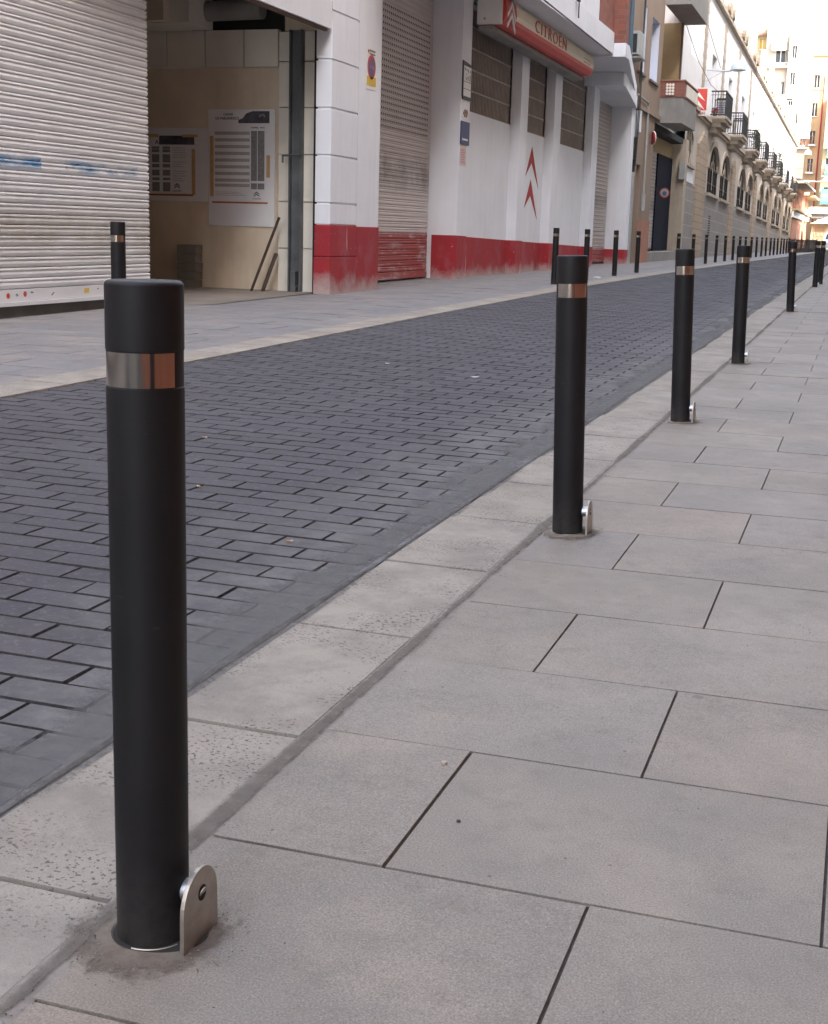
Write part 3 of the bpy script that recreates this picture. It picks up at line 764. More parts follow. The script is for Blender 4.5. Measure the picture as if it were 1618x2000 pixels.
# pier, recessed wall, pilasters, lattice windows
for x0_, x1_, a, b in ((-7.3, -6.56, 21.98, 22.52), (-6.9, -6.56, 26.05, 26.55), (-6.9, -6.56, 29.0, 29.68), (-6.9, -6.56, 33.3, 34.0), (-7.4, -6.52, 38.62, 39.15)):
    MB().box(x0_, x1_, a, b, 0, 4.9).build('pilaster', 'white_plaster', WS, bevel=.01)
mb = MB(); wall(mb, fw, 22.5, 34.1, 0, 4.9, [(22.75, 26.05, 3.01, 4.72), (27.45, 29.0, 2.98, 4.69), (30.55, 33.3, 2.95, 4.66)], .18)
mb.q((-6.76, 34.1, 0), (-7.2, 34.1, 0), (-7.2, 34.1, 4.9), (-6.76, 34.1, 4.9))
wl = mb.build('wall', 'white_plaster', WS)
for (a, b, c_, d_) in ((22.75, 26.05, 3.01, 4.72), (27.45, 29.0, 2.98, 4.69), (30.55, 33.3, 2.95, 4.66)):
    fw2 = FX(-6.78)
    mb = MB().fbox(fw2, a, b, c_, d_, -.08, -.055); n = round((b - a) / .098)
    for i in range(n + 1):
        u = a + (b - a) * i / n; mb.fbox(fw2, u - .011, u + .011, c_, d_, -.055, -.012)
    z = c_
    while z < d_ + .01:
        mb.fbox(fw2, a, b, z - .014, z + .014, -.055, -.002); z += .355
    mb.build('lattice_window', 'lattice', WS)
def plz(y): return 1.01 - .0195 * (y - 16)
mb = MB()
def plin(x0, x1, y0, y1):
    i = len(mb.v)
    mb.v += [(x0, y0, 0), (x1, y0, 0), (x1, y1, 0), (x0, y1, 0), (x0, y0, plz(y0)), (x1, y0, plz(y0)), (x1, y1, plz(y1)), (x0, y1, plz(y1))]
    mb.f += [tuple(i + a for a in f) for f in ((0, 1, 2, 3), (4, 5, 6, 7), (0, 1, 5, 4), (1, 2, 6, 5), (2, 3, 7, 6), (3, 0, 4, 7))]; mb.mi += [0] * 6
plin(-7.0, -6.548, 21.968, 22.53); plin(-6.9, -6.75, 22.54, 26.03)
plin(-6.9, -6.547, 26.04, 26.56); plin(-6.9, -6.75, 26.57, 28.98); plin(-6.9, -6.547, 28.99, 29.69)
plin(-6.9, -6.75, 29.70, 33.28); plin(-6.9, -6.547, 33.29, 34.01)
mb.build('plinth', 'red_plinth', WS)
mb = MB(); plin(-7.3, -6.508, 38.61, 39.16); mb.build('plinth', 'red_plinth', WS)
mb = MB()
for ap, l, inn, rt in (((27.92, 2.72), (27.44, 2.11), (27.93, 2.39), (28.64, 1.88)), ((27.92, 2.06), (27.43, 1.47), (27.93, 1.73), (28.62, 1.25))):
    mb.fprism(fw, [ap, l, inn, rt], .002, .006)
mb.build('painted_chevron', 'arrow_red', WS)
s3 = shutter_mesh(-7.1, 34.1, 38.6, .20, 4.6, .105, .012).build('roller_shutter', 'shutter_small', WS, label='narrow dull roller shutter at the far end of the workshop')
mb = MB().box(-7.13, -7.08, 34.1, 38.6, .165, .198); mb.build('bottom_rail', 'dark_metal', s3)
# cornice, overhanging upper floor, brick bay
mb = MB().box(-7.2, -5.62, 17.0, 30.38, 4.84, 5.29); mb.box(-7.2, -6.45, 17.0, 36.4, 5.30, 9.5)
mb.fprism(lambda u, v, n=0: (u, v, n), [(-7.2, 30.4), (-5.36, 30.4), (-5.36, 30.9), (-6.5, 39.0), (-7.2, 39.0)], 4.79, 5.08)
mb.build('cornice', 'white_plaster', WS, bevel=.01)
mb = MB().box(-6.4, -5.66, 17.0, 28.75, 5.30, 9.5); mb.build('upper_wall', 'white_plaster', WS)
mb = MB().box(-6.4, -5.65, 28.76, 30.39, 5.30, 9.5); mb.fprism(lambda u, v, n=0: (u, v, n), [(-6.9, 30.41), (-5.38, 30.41), (-5.38, 30.8), (-6.44, 36.5), (-6.9, 36.5)], 5.085, 9.5); mb.build('brick_bay', 'red_brick', WS)
mb = MB().fprism(lambda u, v, n=0: (u, v, n), [(-7.2, 33.1), (-5.84, 33.1), (-5.84, 33.5), (-6.47, 39.1), (-7.2, 39.1)], 4.48, 4.785); mb.build('shutter_canopy', 'white_plaster', WS, bevel=.01)
mb = MB().box(-12, -7.2, 17.1, 39.1, 0, 9.5); mb.box(-12, -7.65, -18, 10.9, 0, 9.5); mb.box(-7.6, -7.25, -18, 12.9, 4.32, 9.5); mb.box(-7.6, -6.5, 12.96, 16.9, 4.92, 9.5); mb.build('building_core', 'white_panel', WS)
mb = MB().tube([(-5.55, 17, 4.9), (-5.55, 29.6, 4.78)], .014, 8); mb.tube([(-5.56, 26.2, 5.7), (-5.56, 26.25, 4.98)], .012, 8)
mb.box(-5.60, -5.54, 26.15, 26.3, 5.28, 5.36); mb.build('cable', 'iron_black', WS)
mb = MB().tube([(-6.42, 37.0, 5.12), (-6.42, 37.0, 9.4)], .075, 10); mb.build('downpipe', 'blue_pipe', WS, smooth=True)

# small items on / near the workshop
def plate(name, label, cat, fr, u0, u1, v0, v1, mat, th=.012, n=0.0):
    t = thing(name, label, cat, fr((u0 + u1) / 2, v0, n))
    MB().fbox(fr, u0, u1, v0, v1, n, n + th).build('panel', mat, t, bevel=.001); return t
# posters facing the camera
fp = FY(16.3)
t = plate('notice_board', 'left price notice board, partly hidden behind the roller shutter edge', 'notice board', fp, -9.35, -8.30, 1.26, 2.20, 'poster', .012, .002)
fq = FY(16.3 - .014)
mb = MB().fbox(fq, -9.02, -8.50, 1.985, 2.10, 0, .002); mb.build('picture', 'poster_ink', t)
mb = MB()
for c_ in (-9.28, -9.13, -8.97):
    for a, b in ((1.38, 1.50), (1.525, 1.56), (1.585, 1.66), (1.69, 1.735), (1.755, 1.86), (1.885, 1.925), (1.93, 1.96)): mb.fbox(fq, c_, c_ + .11, a, b, 0, .0015)
mb.build('price_table', 'ink_grey', t)
mb = MB(); rr = random.Random(5)
for i in range(15):
    if i not in (5, 9): mb.fbox(fq, -8.82, -8.66 + rr.uniform(-.03, .05), 1.94 - i * .03, 1.947 - i * .03, 0, .0015)
mb.build('printed_text', 'ink_pale', t)
def chev(fr, u, v, s):
    mb = MB()
    for dv in (0, -.5): mb.fprism(fr, [(u, v + dv * s), (u - .8 * s, v + (dv - .55) * s), (u - .8 * s, v + (dv - .78) * s), (u, v + (dv - .28) * s), (u + .8 * s, v + (dv - .78) * s), (u + .8 * s, v + (dv - .55) * s)], 0, .002)
    return mb
chev(fq, -8.76, 1.49, .055).build('chevron_mark', 'ink', t)
text('word_mark', 'CITROËN', 'y', (-8.83, 16.285, 1.38), .03, 'ink_grey', t)
text('letter', 'A', 'y', (-9.08, 16.285, 1.99), .08, 'ink', t)
mb = MB().fbox(fq, -8.54, -8.49, 1.34, 1.93, .0005, .003); mb.fbox(fq, -9.3, -9.03, 2.08, 2.12, .0025, .004); mb.fbox(fq, -8.68, -8.45, 2.08, 2.115, .0025, .004); mb.build('tape', 'tape', t)
mb = MB().fbox(fq, -9.34, -8.52, 1.325, 1.35, .0035, .005); mb.build('red_tape', 'tape_red', t)
t = plate('notice_board', 'tall tyre price notice board on the tan wall, right of the other one', 'notice board', fp, -8.295, -7.345, .955, 2.435, 'poster', .012, .004)
fq = FY(16.3 - .016)
mb = MB().fprism(fq, [(-7.86, 2.26), (-7.42, 2.26), (-7.42, 2.41), (-7.66, 2.41), (-7.75, 2.38), (-7.80, 2.32), (-7.86, 2.30)], 0, .002); mb.build('picture', 'poster_ink', t)
mb = MB()
for i in range(7):
    a = PI * .1 + i * .42; mb.fprism(fq, [(-7.52 + .015 * math.cos(a), 2.33 + .015 * math.sin(a)), (-7.52 + .05 * math.cos(a), 2.33 + .05 * math.sin(a)), (-7.52 + .045 * math.cos(a + .2), 2.33 + .045 * math.sin(a + .2))], .0022, .003)
mb.build('wheel_spokes', 'ink_pale', t)
text('title', 'CANVI', 'y', (-8.075, 16.284, 2.355), .045, 'ink', t, align='LEFT')
text('title', 'DE PNEUMÀTICS', 'y', (-8.19, 16.284, 2.305), .045, 'ink', t, align='LEFT')
text('table_heading', 'NORMAL   PACK', 'y', (-7.68, 16.284, 2.195), .026, 'ink', t)
mb = MB()
for i in range(8): mb.fbox(fq, -8.20, -7.70, 2.115 - i * .085, 2.155 - i * .085, 0, .0015)
mb.build('price_row', 'ink_pale', t)
mb = MB(); mb.fbox(fq, -8.20, -7.70, 1.455, 1.495, 0, .0015); mb.build('price_row', 'ink_pale', t)
mb = MB()
for a, b in ((-7.68, -7.595), (-7.585, -7.49)): mb.fbox(fq, a, b, 1.535, 2.165, 0, .0015); mb.fbox(fq, a, b, 1.43, 1.505, 0, .0015)
mb.build('price_table', 'ink_grey', t)
mb = MB()
for i in range(3): mb.fbox(fq, -8.20, -7.85 + .05 * i, 1.385 - .02 * i, 1.391 - .02 * i, 0, .0015)
mb.build('printed_text', 'ink_pale', t)
chev(fq, -7.6, 1.40, .05).build('chevron_mark', 'ink', t)
text('word_mark', 'CITROËN', 'y', (-7.66, 16.284, 1.30), .028, 'ink_grey', t)
MB().fbox(fq, -8.27, -8.22, 1.33, 2.10, 0, .003).build('tape', 'tape', t); MB().fbox(fq, -7.46, -7.41, 1.58, 1.86, .0, .003).build('tape', 'tape', t)
mb = MB().fbox(fq, -8.24, -7.44, 1.245, 1.268, 0, .003); mb.build('red_tape', 'tape_red', t)
# bricks stack
bt = 'stack of grey hollow bricks against the tan wall'
for i in range(5):
    z0 = .125 + i * .115
    t = thing('brick_block', ['bottom grey block of the stack on the recess floor', 'second grey block up in the stack', 'middle grey block of the five block stack', 'fourth grey block up in the stack', 'topmost grey block of the stack against the tan wall'][i], 'block', (-8.52, 16.2, z0), bt)
    mb = MB().box(-8.66 + .004 * (i % 2), -8.39 + .004 * (i % 3), 16.08, 16.28, z0, z0 + .11); mb.build('block', 'brick_grey', t, bevel=.005)
def plank(name, lab, a, b, w_, mat):
    t = thing(name, lab, 'plank', b, 'planks leaning in the recess corner')
    mb = MB().tube([a, b], w_, 4); mb.build('board', mat, t)
plank('plank', 'long thin dark plank leaning in the recess corner', (-7.17, 16.05, 1.08), (-7.52, 15.95, .13), .02, 'wood')
plank('plank', 'short wide plank leaning beside the steel guide post', (-7.24, 16.12, .62), (-7.38, 16.0, .13), .028, 'wood')
# no parking sign on pillar
fs = FX(-6.455)
t = plate('no_parking_sign', 'small no-parking plate with yellow strip on the white pillar', 'sign', fs, 17.20, 17.60, 2.78, 3.32, 'sign_white', .004, .001)
ft = FX(-6.448)
mb = MB(); disc(mb, ft, 17.40, 3.07, .155, -.001, .002, 28); mb.build('red_ring', 'letter_red', t)
mb = MB(); disc(mb, ft, 17.40, 3.07, .12, .002, .003, 28); mb.build('blue_disc', 'sign_blue', t)
mb = MB().fprism(ft, [(17.31, 3.15), (17.33, 3.17), (17.49, 2.99), (17.47, 2.97)], .003, .004); mb.build('red_bar', 'letter_red', t)
mb = MB().fbox(ft, 17.23, 17.57, 2.83, 2.945, -.001, .002); mb.build('yellow_strip', 'yellow', t)
mb = MB(); disc(mb, ft, 17.275, 3.26, .022, -.001, .002); mb.build('crest', 'arrow_red', t)
text('plate_text', 'AJUNTAMENT', 'x', (-6.449, 17.31, 3.262), .035, 'ink_grey', t)
text('plate_text', 'GUAL PERMANENT', 'x', (-6.449, 17.31, 3.225), .026, 'ink_grey', t)
text('word', 'GUAL', 'x', (-6.446, 17.335, 3.05), .055, 'sign_white', t, extr=.001)
# framed workshop plate, number, blue plaque, pink notice
fs = FX(-6.56)
t = thing('opening_hours_sign', 'dark framed white sign divided in three fields, highest on the narrow pier', 'sign', (-6.56, 22.2, 3.1))
mb = MB().fprism(fs, [(21.99, 3.16), (22.03, 3.11), (22.47, 3.11), (22.50, 3.16), (22.50, 3.62), (22.44, 3.685), (22.3, 3.70), (21.99, 3.72)], .001, .02); mb.build('frame', 'dark_metal', t)
mb = MB().fbox(fs, 22.035, 22.455, 3.40, 3.64, .020, .024); mb.fbox(fs, 22.035, 22.455, 3.285, 3.39, .020, .024); mb.fbox(fs, 22.035, 22.455, 3.165, 3.275, .020, .024); mb.build('field', 'sign_white', t)
mb = MB()
f6 = FX(-6.536)
for u, v, h in ((22.07, 3.57, .05), (22.16, 3.57, .035), (22.25, 3.55, .05), (22.37, 3.55, .04), (22.15, 3.50, .02), (22.14, 3.42, .05), (22.25, 3.42, .07), (22.37, 3.41, .11)): mb.fbox(f6, u, u + .045, v, v + h, .0, .0015)
mb.build('symbol', 'ink_grey', t)
t = thing('house_number', 'brown house number 49 on the narrow white pier', 'house number', (-6.56, 22.2, 2.84))
text('digits', '49', 'x', (-6.555, 22.12, 2.84), .17, 'brass', t, sx=1.5, extr=.008, bold=.004)
t = plate('plaque', 'dark blue company plaque on the narrow white pier', 'sign', fs, 21.99, 22.48, 2.39, 2.76, 'blue_plaque', .02, .001)
mb = MB(); disc(mb, FX(-6.539), 22.08, 2.47, .022, 0, .002); mb.fbox(FX(-6.539), 22.12, 22.38, 2.455, 2.485, 0, .0015); mb.build('lettering', 'sign_white', t)
t = plate('paper_notice', 'pale pink paper notice below the blue plaque', 'sign', fs, 22.0, 22.36, 2.04, 2.365, 'notice_pink', .004, .001)
mb = MB()
for i in range(9): mb.fbox(FX(-6.555), 22.05, 22.27 + .04 * (i % 3), 2.31 - i * .028, 2.318 - i * .028, 0, .001)
mb.build('printed_text', 'arrow_red', t)
# long light box sign
t = thing('shop_sign', 'long cream and red light-box shop sign above the lattice windows', 'sign', (-6.2, 26, 4.4))
prof = [(-6.50, 4.36), (-6.12, 4.385), (-6.06, 4.46), (-6.035, 4.60), (-6.055, 4.76), (-6.12, 4.84), (-6.50, 4.85)]
def signseg(ya, yb, pr, mat, name):
    mb = MB(); n = len(pr); i = len(mb.v)
    mb.v += [(x, ya, z) for x, z in pr] + [(x, yb, z) for x, z in pr]
    mb.f += [tuple(range(i, i + n)), tuple(range(i + n, i + 2 * n))] + [(i + k, i + (k + 1) % n, i + n + (k + 1) % n, i + n + k) for k in range(n)]; mb.mi += [0] * (n + 2)
    return mb.build(name, mat, t)
signseg(22.72, 23.42, prof, 'sign_red', 'red_panel')
signseg(23.425, 30.35, prof, 'sign_cream', 'cream_panel')
prb = [(x + (.004 if x > -6.4 else .1), z) for x, z in prof if z < 4.47]; prb = [(-6.45, 4.355), (-6.12, 4.380), (-6.055, 4.458), (-6.036, 4.515), (-6.2, 4.515), (-6.45, 4.48)]
signseg(23.43, 30.3, prb, 'sign_red', 'red_band')
mb = MB().box(-6.52, -6.10, 22.62, 22.715, 4.37, 4.86); ep = mb.build('end_cap', 'sign_white', t, bevel=.006)
mb = MB().box(-6.40, -6.37, 22.612, 22.62, 4.44, 4.47); mb.build('screw', 'brass', ep)
mb = MB().box(-6.5, -6.25, 22.7, 30.3, 4.28, 4.355); mb.build('bracket', 'grey_concrete', t)
mb = MB(); fz = FX(-6.032)
for dv in (0, -.17): mb.fprism(fz, [(23.08, 4.79 + dv), (22.80, 4.56 + dv), (22.80, 4.50 + dv), (23.07, 4.70 + dv), (23.33, 4.46 + dv), (23.33, 4.52 + dv)], -.015, .003)
mb.build('chevron_mark', 'sign_white', t)
o = text('lettering', 'CITROËN', 'x', (-6.032, 24.75, 4.545), .31, 'faded_red', t, sx=1.8, extr=.006, space=1.22, bold=-.005)
text('small_lettering', 'SERVEI', 'x', (-6.05, 29.25, 4.56), .13, 'terracotta', t, sx=1.9, extr=.012)

t = thing('wall_cable', 'thin grey cable running down the white pier and along the wall top', 'cable', (-6.75, 26, 4.7))
MB().tube([(-6.745, 22.6, 4.80), (-6.745, 26.0, 4.77), (-6.54, 26.3, 4.74), (-6.745, 26.7, 4.75), (-6.745, 29.0, 4.73), (-6.54, 29.3, 4.72), (-6.745, 29.8, 4.72), (-6.745, 33.2, 4.69)], .009, 6).build('wire', 'ink_grey', t)

# ============================================================ BROWN BUILDING
BB = thing('brown_building', 'brown plastered house with brick-fronted balcony beyond the workshop', 'building', (-6.5, 43, 0))
fB = FX(-6.5)
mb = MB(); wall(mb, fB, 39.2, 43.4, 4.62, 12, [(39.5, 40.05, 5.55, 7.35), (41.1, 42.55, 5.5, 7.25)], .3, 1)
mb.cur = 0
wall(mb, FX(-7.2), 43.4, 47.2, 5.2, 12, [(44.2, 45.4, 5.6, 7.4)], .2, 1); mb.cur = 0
mb.q((-6.5, 43.4, 4.6), (-7.2, 43.4, 4.6), (-7.2, 43.4, 12), (-6.5, 43.4, 12))
mb.q((-6.5, 39.2, 4.6), (-8, 39.2, 4.6), (-8, 39.2, 12), (-6.5, 39.2, 12))
mb.box(-12, -7.5, 39.2, 50, 0, 12)
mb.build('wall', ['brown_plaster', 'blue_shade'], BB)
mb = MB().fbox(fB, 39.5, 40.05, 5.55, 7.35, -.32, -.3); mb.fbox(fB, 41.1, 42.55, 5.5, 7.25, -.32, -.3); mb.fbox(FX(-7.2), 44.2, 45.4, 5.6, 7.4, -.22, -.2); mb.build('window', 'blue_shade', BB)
mb = MB()
for a, b in ((38.9, 40.2), (41.0, 42.7)): mb.fbox(fB, a, b, 5.44, 5.5, -.02, .06)
mb.build('window_sill', 'dark_brown', BB)
mb = MB().box(-6.95, -6.42, 39.2, 43.38, 4.50, 4.62); mb.build('string_course', 'brown_plaster', BB, bevel=.01)
mb = MB(); wall(mb, fB, 39.5, 42.7, 0, 4.5, [(39.75, 40.45, .2, 3.0)], .35); mb.q((-6.5, 42.7, 0), (-6.95, 42.7, 0), (-6.95, 42.7, 4.5), (-6.5, 42.7, 4.5)); mb.build('lower_wall', 'brown_plaster', BB)
mb = MB().fbox(fB, 39.75, 40.45, .2, 3.0, -.36, -.33); mb.build('door', 'dark_brown', BB)
mb = MB().fbox(fB, 40.47, 42.71, 0, 1.43, 0, .025); mb.build('plinth', 'terracotta', BB)
mb = MB().box(-7.1, -6.92, 42.7, 50.0, 3.72, 4.21); mb.build('transom_panel', 'ochre', BB)
mb = MB().box(-7.0, -6.55, 42.72, 50, 4.22, 4.42); mb.build('soffit_shade', 'black', BB)  # painted black to stand in for the shade under the balcony
shutter_mesh(-6.95, 42.75, 46.55, .52, 3.7, .12, .014).build('roller_shutter', 'shutter_small', BB)
mb = MB().box(-6.98, -6.90, 46.6, 50.1, .48, 3.7); mb.build('garage_door', 'navy_door', BB)
mb = MB().box(-6.98, -6.50, 42.7, 50.1, .0, .46); mb.build('door_step', 'grey_concrete', BB, bevel=.02)
mb = MB().box(-6.97, -6.45, 50.1, 50.8, 0, 4.4); mb.build('gate_pillar', 'cream_stone', BB)
# balconies
def cut_balcony(z0, zt, y0, y1, nm):
    mb = MB(); i = 0
    mb.fprism(FX(-6.5), [(y0, z0), (y0, zt), (y1, zt), (y1, z0 + .02)], .0, .72)
    b = mb.build('balcony', 'grey_concrete', BB, bevel=.01, label=nm)
    mb = MB().box(-6.49, -5.76, y0 - .03, y1, zt + .002, zt + .47); mb.build('brick_parapet', 'red_brick', b)
    mb = MB().box(-6.5, -5.73, y0 - .06, y1 + .03, zt + .474, zt + .51); mb.build('coping', 'terracotta', b)
    mb = MB().box(-5.759, -5.745, y0 + .5, y1 - .15, zt + .06, zt + .42)
    mb.build('cream_grille', 'cream_tile', b)
    mb = MB(); fy = FY(y0 - .03)
    for q in range(4):
        for s in range(3): disc(mb, fy, -6.28 + .09 * s, zt + .09 + .09 * q, .042, .001, .03, 10)
    mb.build('pierced_block', 'cream_tile', b)
    return b
cut_balcony(4.43, 5.21, 43.4, 46.9, 'lower balcony with brick parapet and pierced cream block')
mb = MB().fprism(FX(-6.5), [(43.4, 7.93), (43.4, 8.7), (47.6, 8.7), (47.6, 7.93)], 0, .80); mb.build('balcony', 'grey_concrete', BB, bevel=.01, label='upper concrete balcony cut off by the top of the photo')
mb = MB().box(-7.2, -6.45, 47.0, 47.2, 5.2, 7.92); mb.build('side_wall', 'ochre', BB)
mb = MB().box(-6.44, -6.40, 47.0, 47.2, 5.2, 7.92); mb.build('edge_strip', 'dark_brown', BB)
mb = MB().tube([(-6.44, 38.95, 4.85), (-6.44, 40.8, 4.80), (-6.44, 40.9, 4.7), (-6.44, 40.95, 2.2)], .03, 8); mb.tube([(-6.44, 40.95, 2.2), (-6.44, 40.95, 1.7)], .07, 8)
mb.build('conduit', 'grey_box', BB, smooth=True)
mb = MB()
for dx in (0, .07, .13): mb.tube([(-6.42 + dx * .3, 38.9 + dx, 9.5), (-6.40, 38.95 + dx, 6.2), (-6.46 + dx * .5, 39.0 + dx, 4.4), (-6.44, 39.05 + dx, 2.9)], .012, 6)
mb.build('cable_bundle', 'dark_metal', BB)
# things on it
t = thing('air_conditioner', 'white air conditioning unit with dark grille mounted beside the brick bay', 'air conditioner', (-6.48, 38, 5.8))
mb = MB().box(-6.62, -6.33, 38.0, 38.8, 5.80, 6.42); mb.build('casing', 'grey_box', t, bevel=.02)
mb = MB().box(-6.58, -6.40, 37.985, 38.0, 5.86, 6.34); mb.build('grille', 'dark_metal', t)
mb = MB().box(-6.66, -6.28, 37.98, 38.9, 5.72, 5.76); mb.box(-6.64, -6.6, 38.0, 38.9, 5.45, 5.72); mb.build('bracket', 'grey_concrete', t)
t = thing('meter_box', 'pale blue-grey meter cabinet above the steel drainpipe', 'utility box', (-6.6, 39.5, 3.85))
mb = MB().box(-6.56, -6.37, 39.2, 39.40, 3.85, 4.44); mb.box(-6.55, -6.45, 39.2, 39.38, 3.72, 3.85); mb.build('cabinet', 'pale_box', t, bevel=.01)
t = thing('meter_box', 'narrow white box left of the meter cabinet', 'utility box', (-6.7, 39.3, 4.2))
MB().box(-6.70, -6.65, 39.18, 39.3, 4.1, 4.5).build('cabinet', 'sign_white', t, bevel=.005)
t = thing('drainpipe', 'shiny galvanised steel drainpipe at the far corner of the workshop', 'drainpipe', (-6.52, 39.25, .16))
MB().tube([(-6.52, 39.3, .14), (-6.52, 39.3, 2.75)], .062, 16).build('pipe', 'galvanised', t, smooth=True)
MB().tube([(-6.52, 39.3, 2.75), (-6.52, 39.3, 3.1)], .05, 12).build('upper_sleeve', 'iron_black', t, smooth=True)
t = thing('no_entry_sign', 'small red disc sign mounted at the doorway edge', 'sign', (-6.45, 42.1, 3.7))
MB().tube([(-6.44, 42.0, 3.88), (-6.40, 42.02, 3.88)], .19, 20).build('disc', 'arrow_red', t)
MB().tube([(-6.44, 42.02, 3.88), (-6.41, 42.04, 3.88)], .2, 20).build('rim', 'sign_white', t)
t = thing('parking_sign', 'round white and red sign with blue centre in front of the navy door', 'sign', (-6.53, 46, 2.2))
MB().tube([(-6.53, 46.0, 2.39), (-6.53, 46.015, 2.39)], .17, 28).build('red_ring', 'arrow_red', t)
MB().tube([(-6.53, 45.99, 2.39), (-6.53, 45.9995, 2.39)], .135, 28).build('white_disc', 'grey_box', t)
MB().tube([(-6.53, 45.984, 2.37), (-6.53, 45.9895, 2.37)], .075, 20).build('blue_emblem', 'sign_blue', t)
MB().tube([(-6.53, 46.02, 2.39), (-6.9, 46.05, 2.39)], .01, 6).build('bracket', 'iron_black', t)
t = thing('utility_box', 'grey cabinet on top of the gate pillar', 'utility box', (-6.3, 49.5, 2.9))
MB().box(-6.62, -6.40, 49.9, 50.09, 3.0, 3.6).build('cabinet', 'grey_box', t, bevel=.01)
# vertical red sign with chevrons
t = thing('hanging_sign', 'projecting square red sign with white chevrons high on the facade', 'sign', (-6.6, 53.5, 5.5))
MB().box(-6.72, -6.08, 53.5, 53.62, 5.50, 6.53).build('box', 'sign_white', t, bevel=.01)
fy = FY(53.5)
MB().fbox(fy, -6.70, -6.22, 5.70, 6.49, .001, .006).build('red_panel', 'sign_red', t)
mb = MB()
for dz in (0, -.32): mb.fprism(fy, [(-6.60, 6.46 + dz), (-6.27, 6.02 + dz), (-6.30, 6.05 + dz), (-6.62, 6.26 + dz), (-6.69, 6.30 + dz)], .006, .009)
mb.build('chevron_mark', 'sign_white', t)
text('lettering', 'CITROËN', 'y', (-6.965, 53.49, 5.55), .145, 'letter_red', t, sx=1.15, extr=.003)

# ============================================================ ARCHED BUILDING
AB = thing('arched_building', 'long pale building with a row of arched windows and iron balconies', 'building', (-6.6, 80, 0))
SH = .018; A0 = 55
fA = FX(-6.6, SH, A0)
bays = [54.9, 69.0, 83.1, 97.2, 111.3]
arch = []
for b in bays: arch += [(b + 3.95, b + 7.95), (b + 9.15, b + 13.0)]
mb = MB()
wall(mb, fA, 50.8, 126, 2.86, 5.75, [(51.1, 53.5, 3.6, 4.9, .5)] + [(a, b, 2.9, 4.92, 1.0) for a, b in arch], .09)
mb.build('ground_floor_wall', 'cream_wall', AB)
mb = MB(); wall(mb, FX(-6.585, SH, A0), 50.8, 126, -.8, 2.86); mb.fbox(fA, 50.8, 126, 2.855, 2.88, -.1, .02); mb.build('stone_base', 'stone_block', AB)
for i, b in enumerate(bays + [125.2]):
    w_ = 2.9 if i == 0 else 1.8
    mb = MB().fprism(fA, [(b - .3, -.5), (b + w_ - .3, -.5), (b + w_ - .3, 4.55), (b + w_ / 2 - .3 + .25, 4.98), (b + w_ / 2 - .3, 5.12), (b + w_ / 2 - .3 - .25, 4.98), (b - .3, 4.55)], .0, .10)
    mb.build('pilaster', 'yellow_stone', AB)
for i, (a, b) in enumerate(arch):
    c = (a + b) / 2; hw = (b - a) / 2
    def ring(r0, r1, n0, n1, mat, nm, parent=AB, dz=0):
        m = MB(); K = 14
        for q in range(K):
            t0, t1 = PI * q / K, PI * (q + 1) / K
            P_ = lambda t, r: (c - math.cos(t) * (hw + r), 3.92 + dz + math.sin(t) * (1.0 + r))
            i0 = [P_(t0, r0), P_(t1, r0), P_(t1, r1), P_(t0, r1)]
            m.fprism(fA, i0, n0, n1)
        return m.build(nm, mat, parent)
    win = MB().fbox(fA, a, b, 2.9, 4.92, -.10, -.08).build('arched_window', 'window_dark', AB)
    ring(.02, .22, 0, .07, 'cream_stone', 'moulding', win)
    m = MB()
    for u in (.25, .5, .75): m.fbox(fA, a + (b - a) * u - .04, a + (b - a) * u + .04, 2.92, 4.5 + .35 * (u == .5), -.08, -.035)
    for v in (3.35, 3.92): m.fbox(fA, a + .02, b - .02, v - .02, v + .02, -.08, -.04)
    m.fbox(fA, a, a + .1, 2.9, 3.95, -.08, -.02); m.fbox(fA, b - .1, b, 2.9, 3.95, -.08, -.02)
    m.build('frame', 'iron_black', win)
    m = MB()
    for s_ in (-1, 1):
        m.tube([fA(c + s_ * .75, 3.95, -.02), fA(c + s_ * .45, 4.25, -.02), fA(c + s_ * .1, 4.30, -.02), fA(c, 4.0, -.02)], .022, 6)
    m.tube([fA(c, 3.1, -.02), fA(c, 4.6, -.02)], .022, 6); m.tube([fA(a + .2, 3.98, -.02), fA(b - .2, 3.98, -.02)], .02, 6)
    m.build('grille', 'cream_stone', win)
    MB().fbox(fA, a - .15, b + .15, 2.78, 2.9, .02, .14).build('sill', 'cream_stone', win)
win = MB().fbox(fA, 51.1, 53.5, 3.6, 4.9, -.10, -.08).build('arched_window', 'window_dark', AB)
m = MB()
for u in (51.7, 52.3, 52.9): m.tube([fA(u, 3.6, -.05), fA(u + .2, 4.1, -.05), fA(u - .1, 4.8, -.05)], .03, 6)
m.build('grille', 'cream_stone', win)
MB().fbox(fA, 50.95, 53.7, 3.48, 3.59, .0, .12).build('sill', 'cream_stone', win)
MB().fbox(fA, 51.0, 53.9, 2.95, 3.45, .002, .03).build('pale_panel', 'white_plaster', AB)
m = MB()
for (u, z0, n_) in ((54.6, .75, 9), (60.2, 1.15, 9)):
    for q in range(n_): m.fbox(FX(-6.585, SH, A0), u, u + .8, z0 + q * .1, z0 + .05 + q * .1, .002, .006)
m.build('vent_slots', 'black', AB)
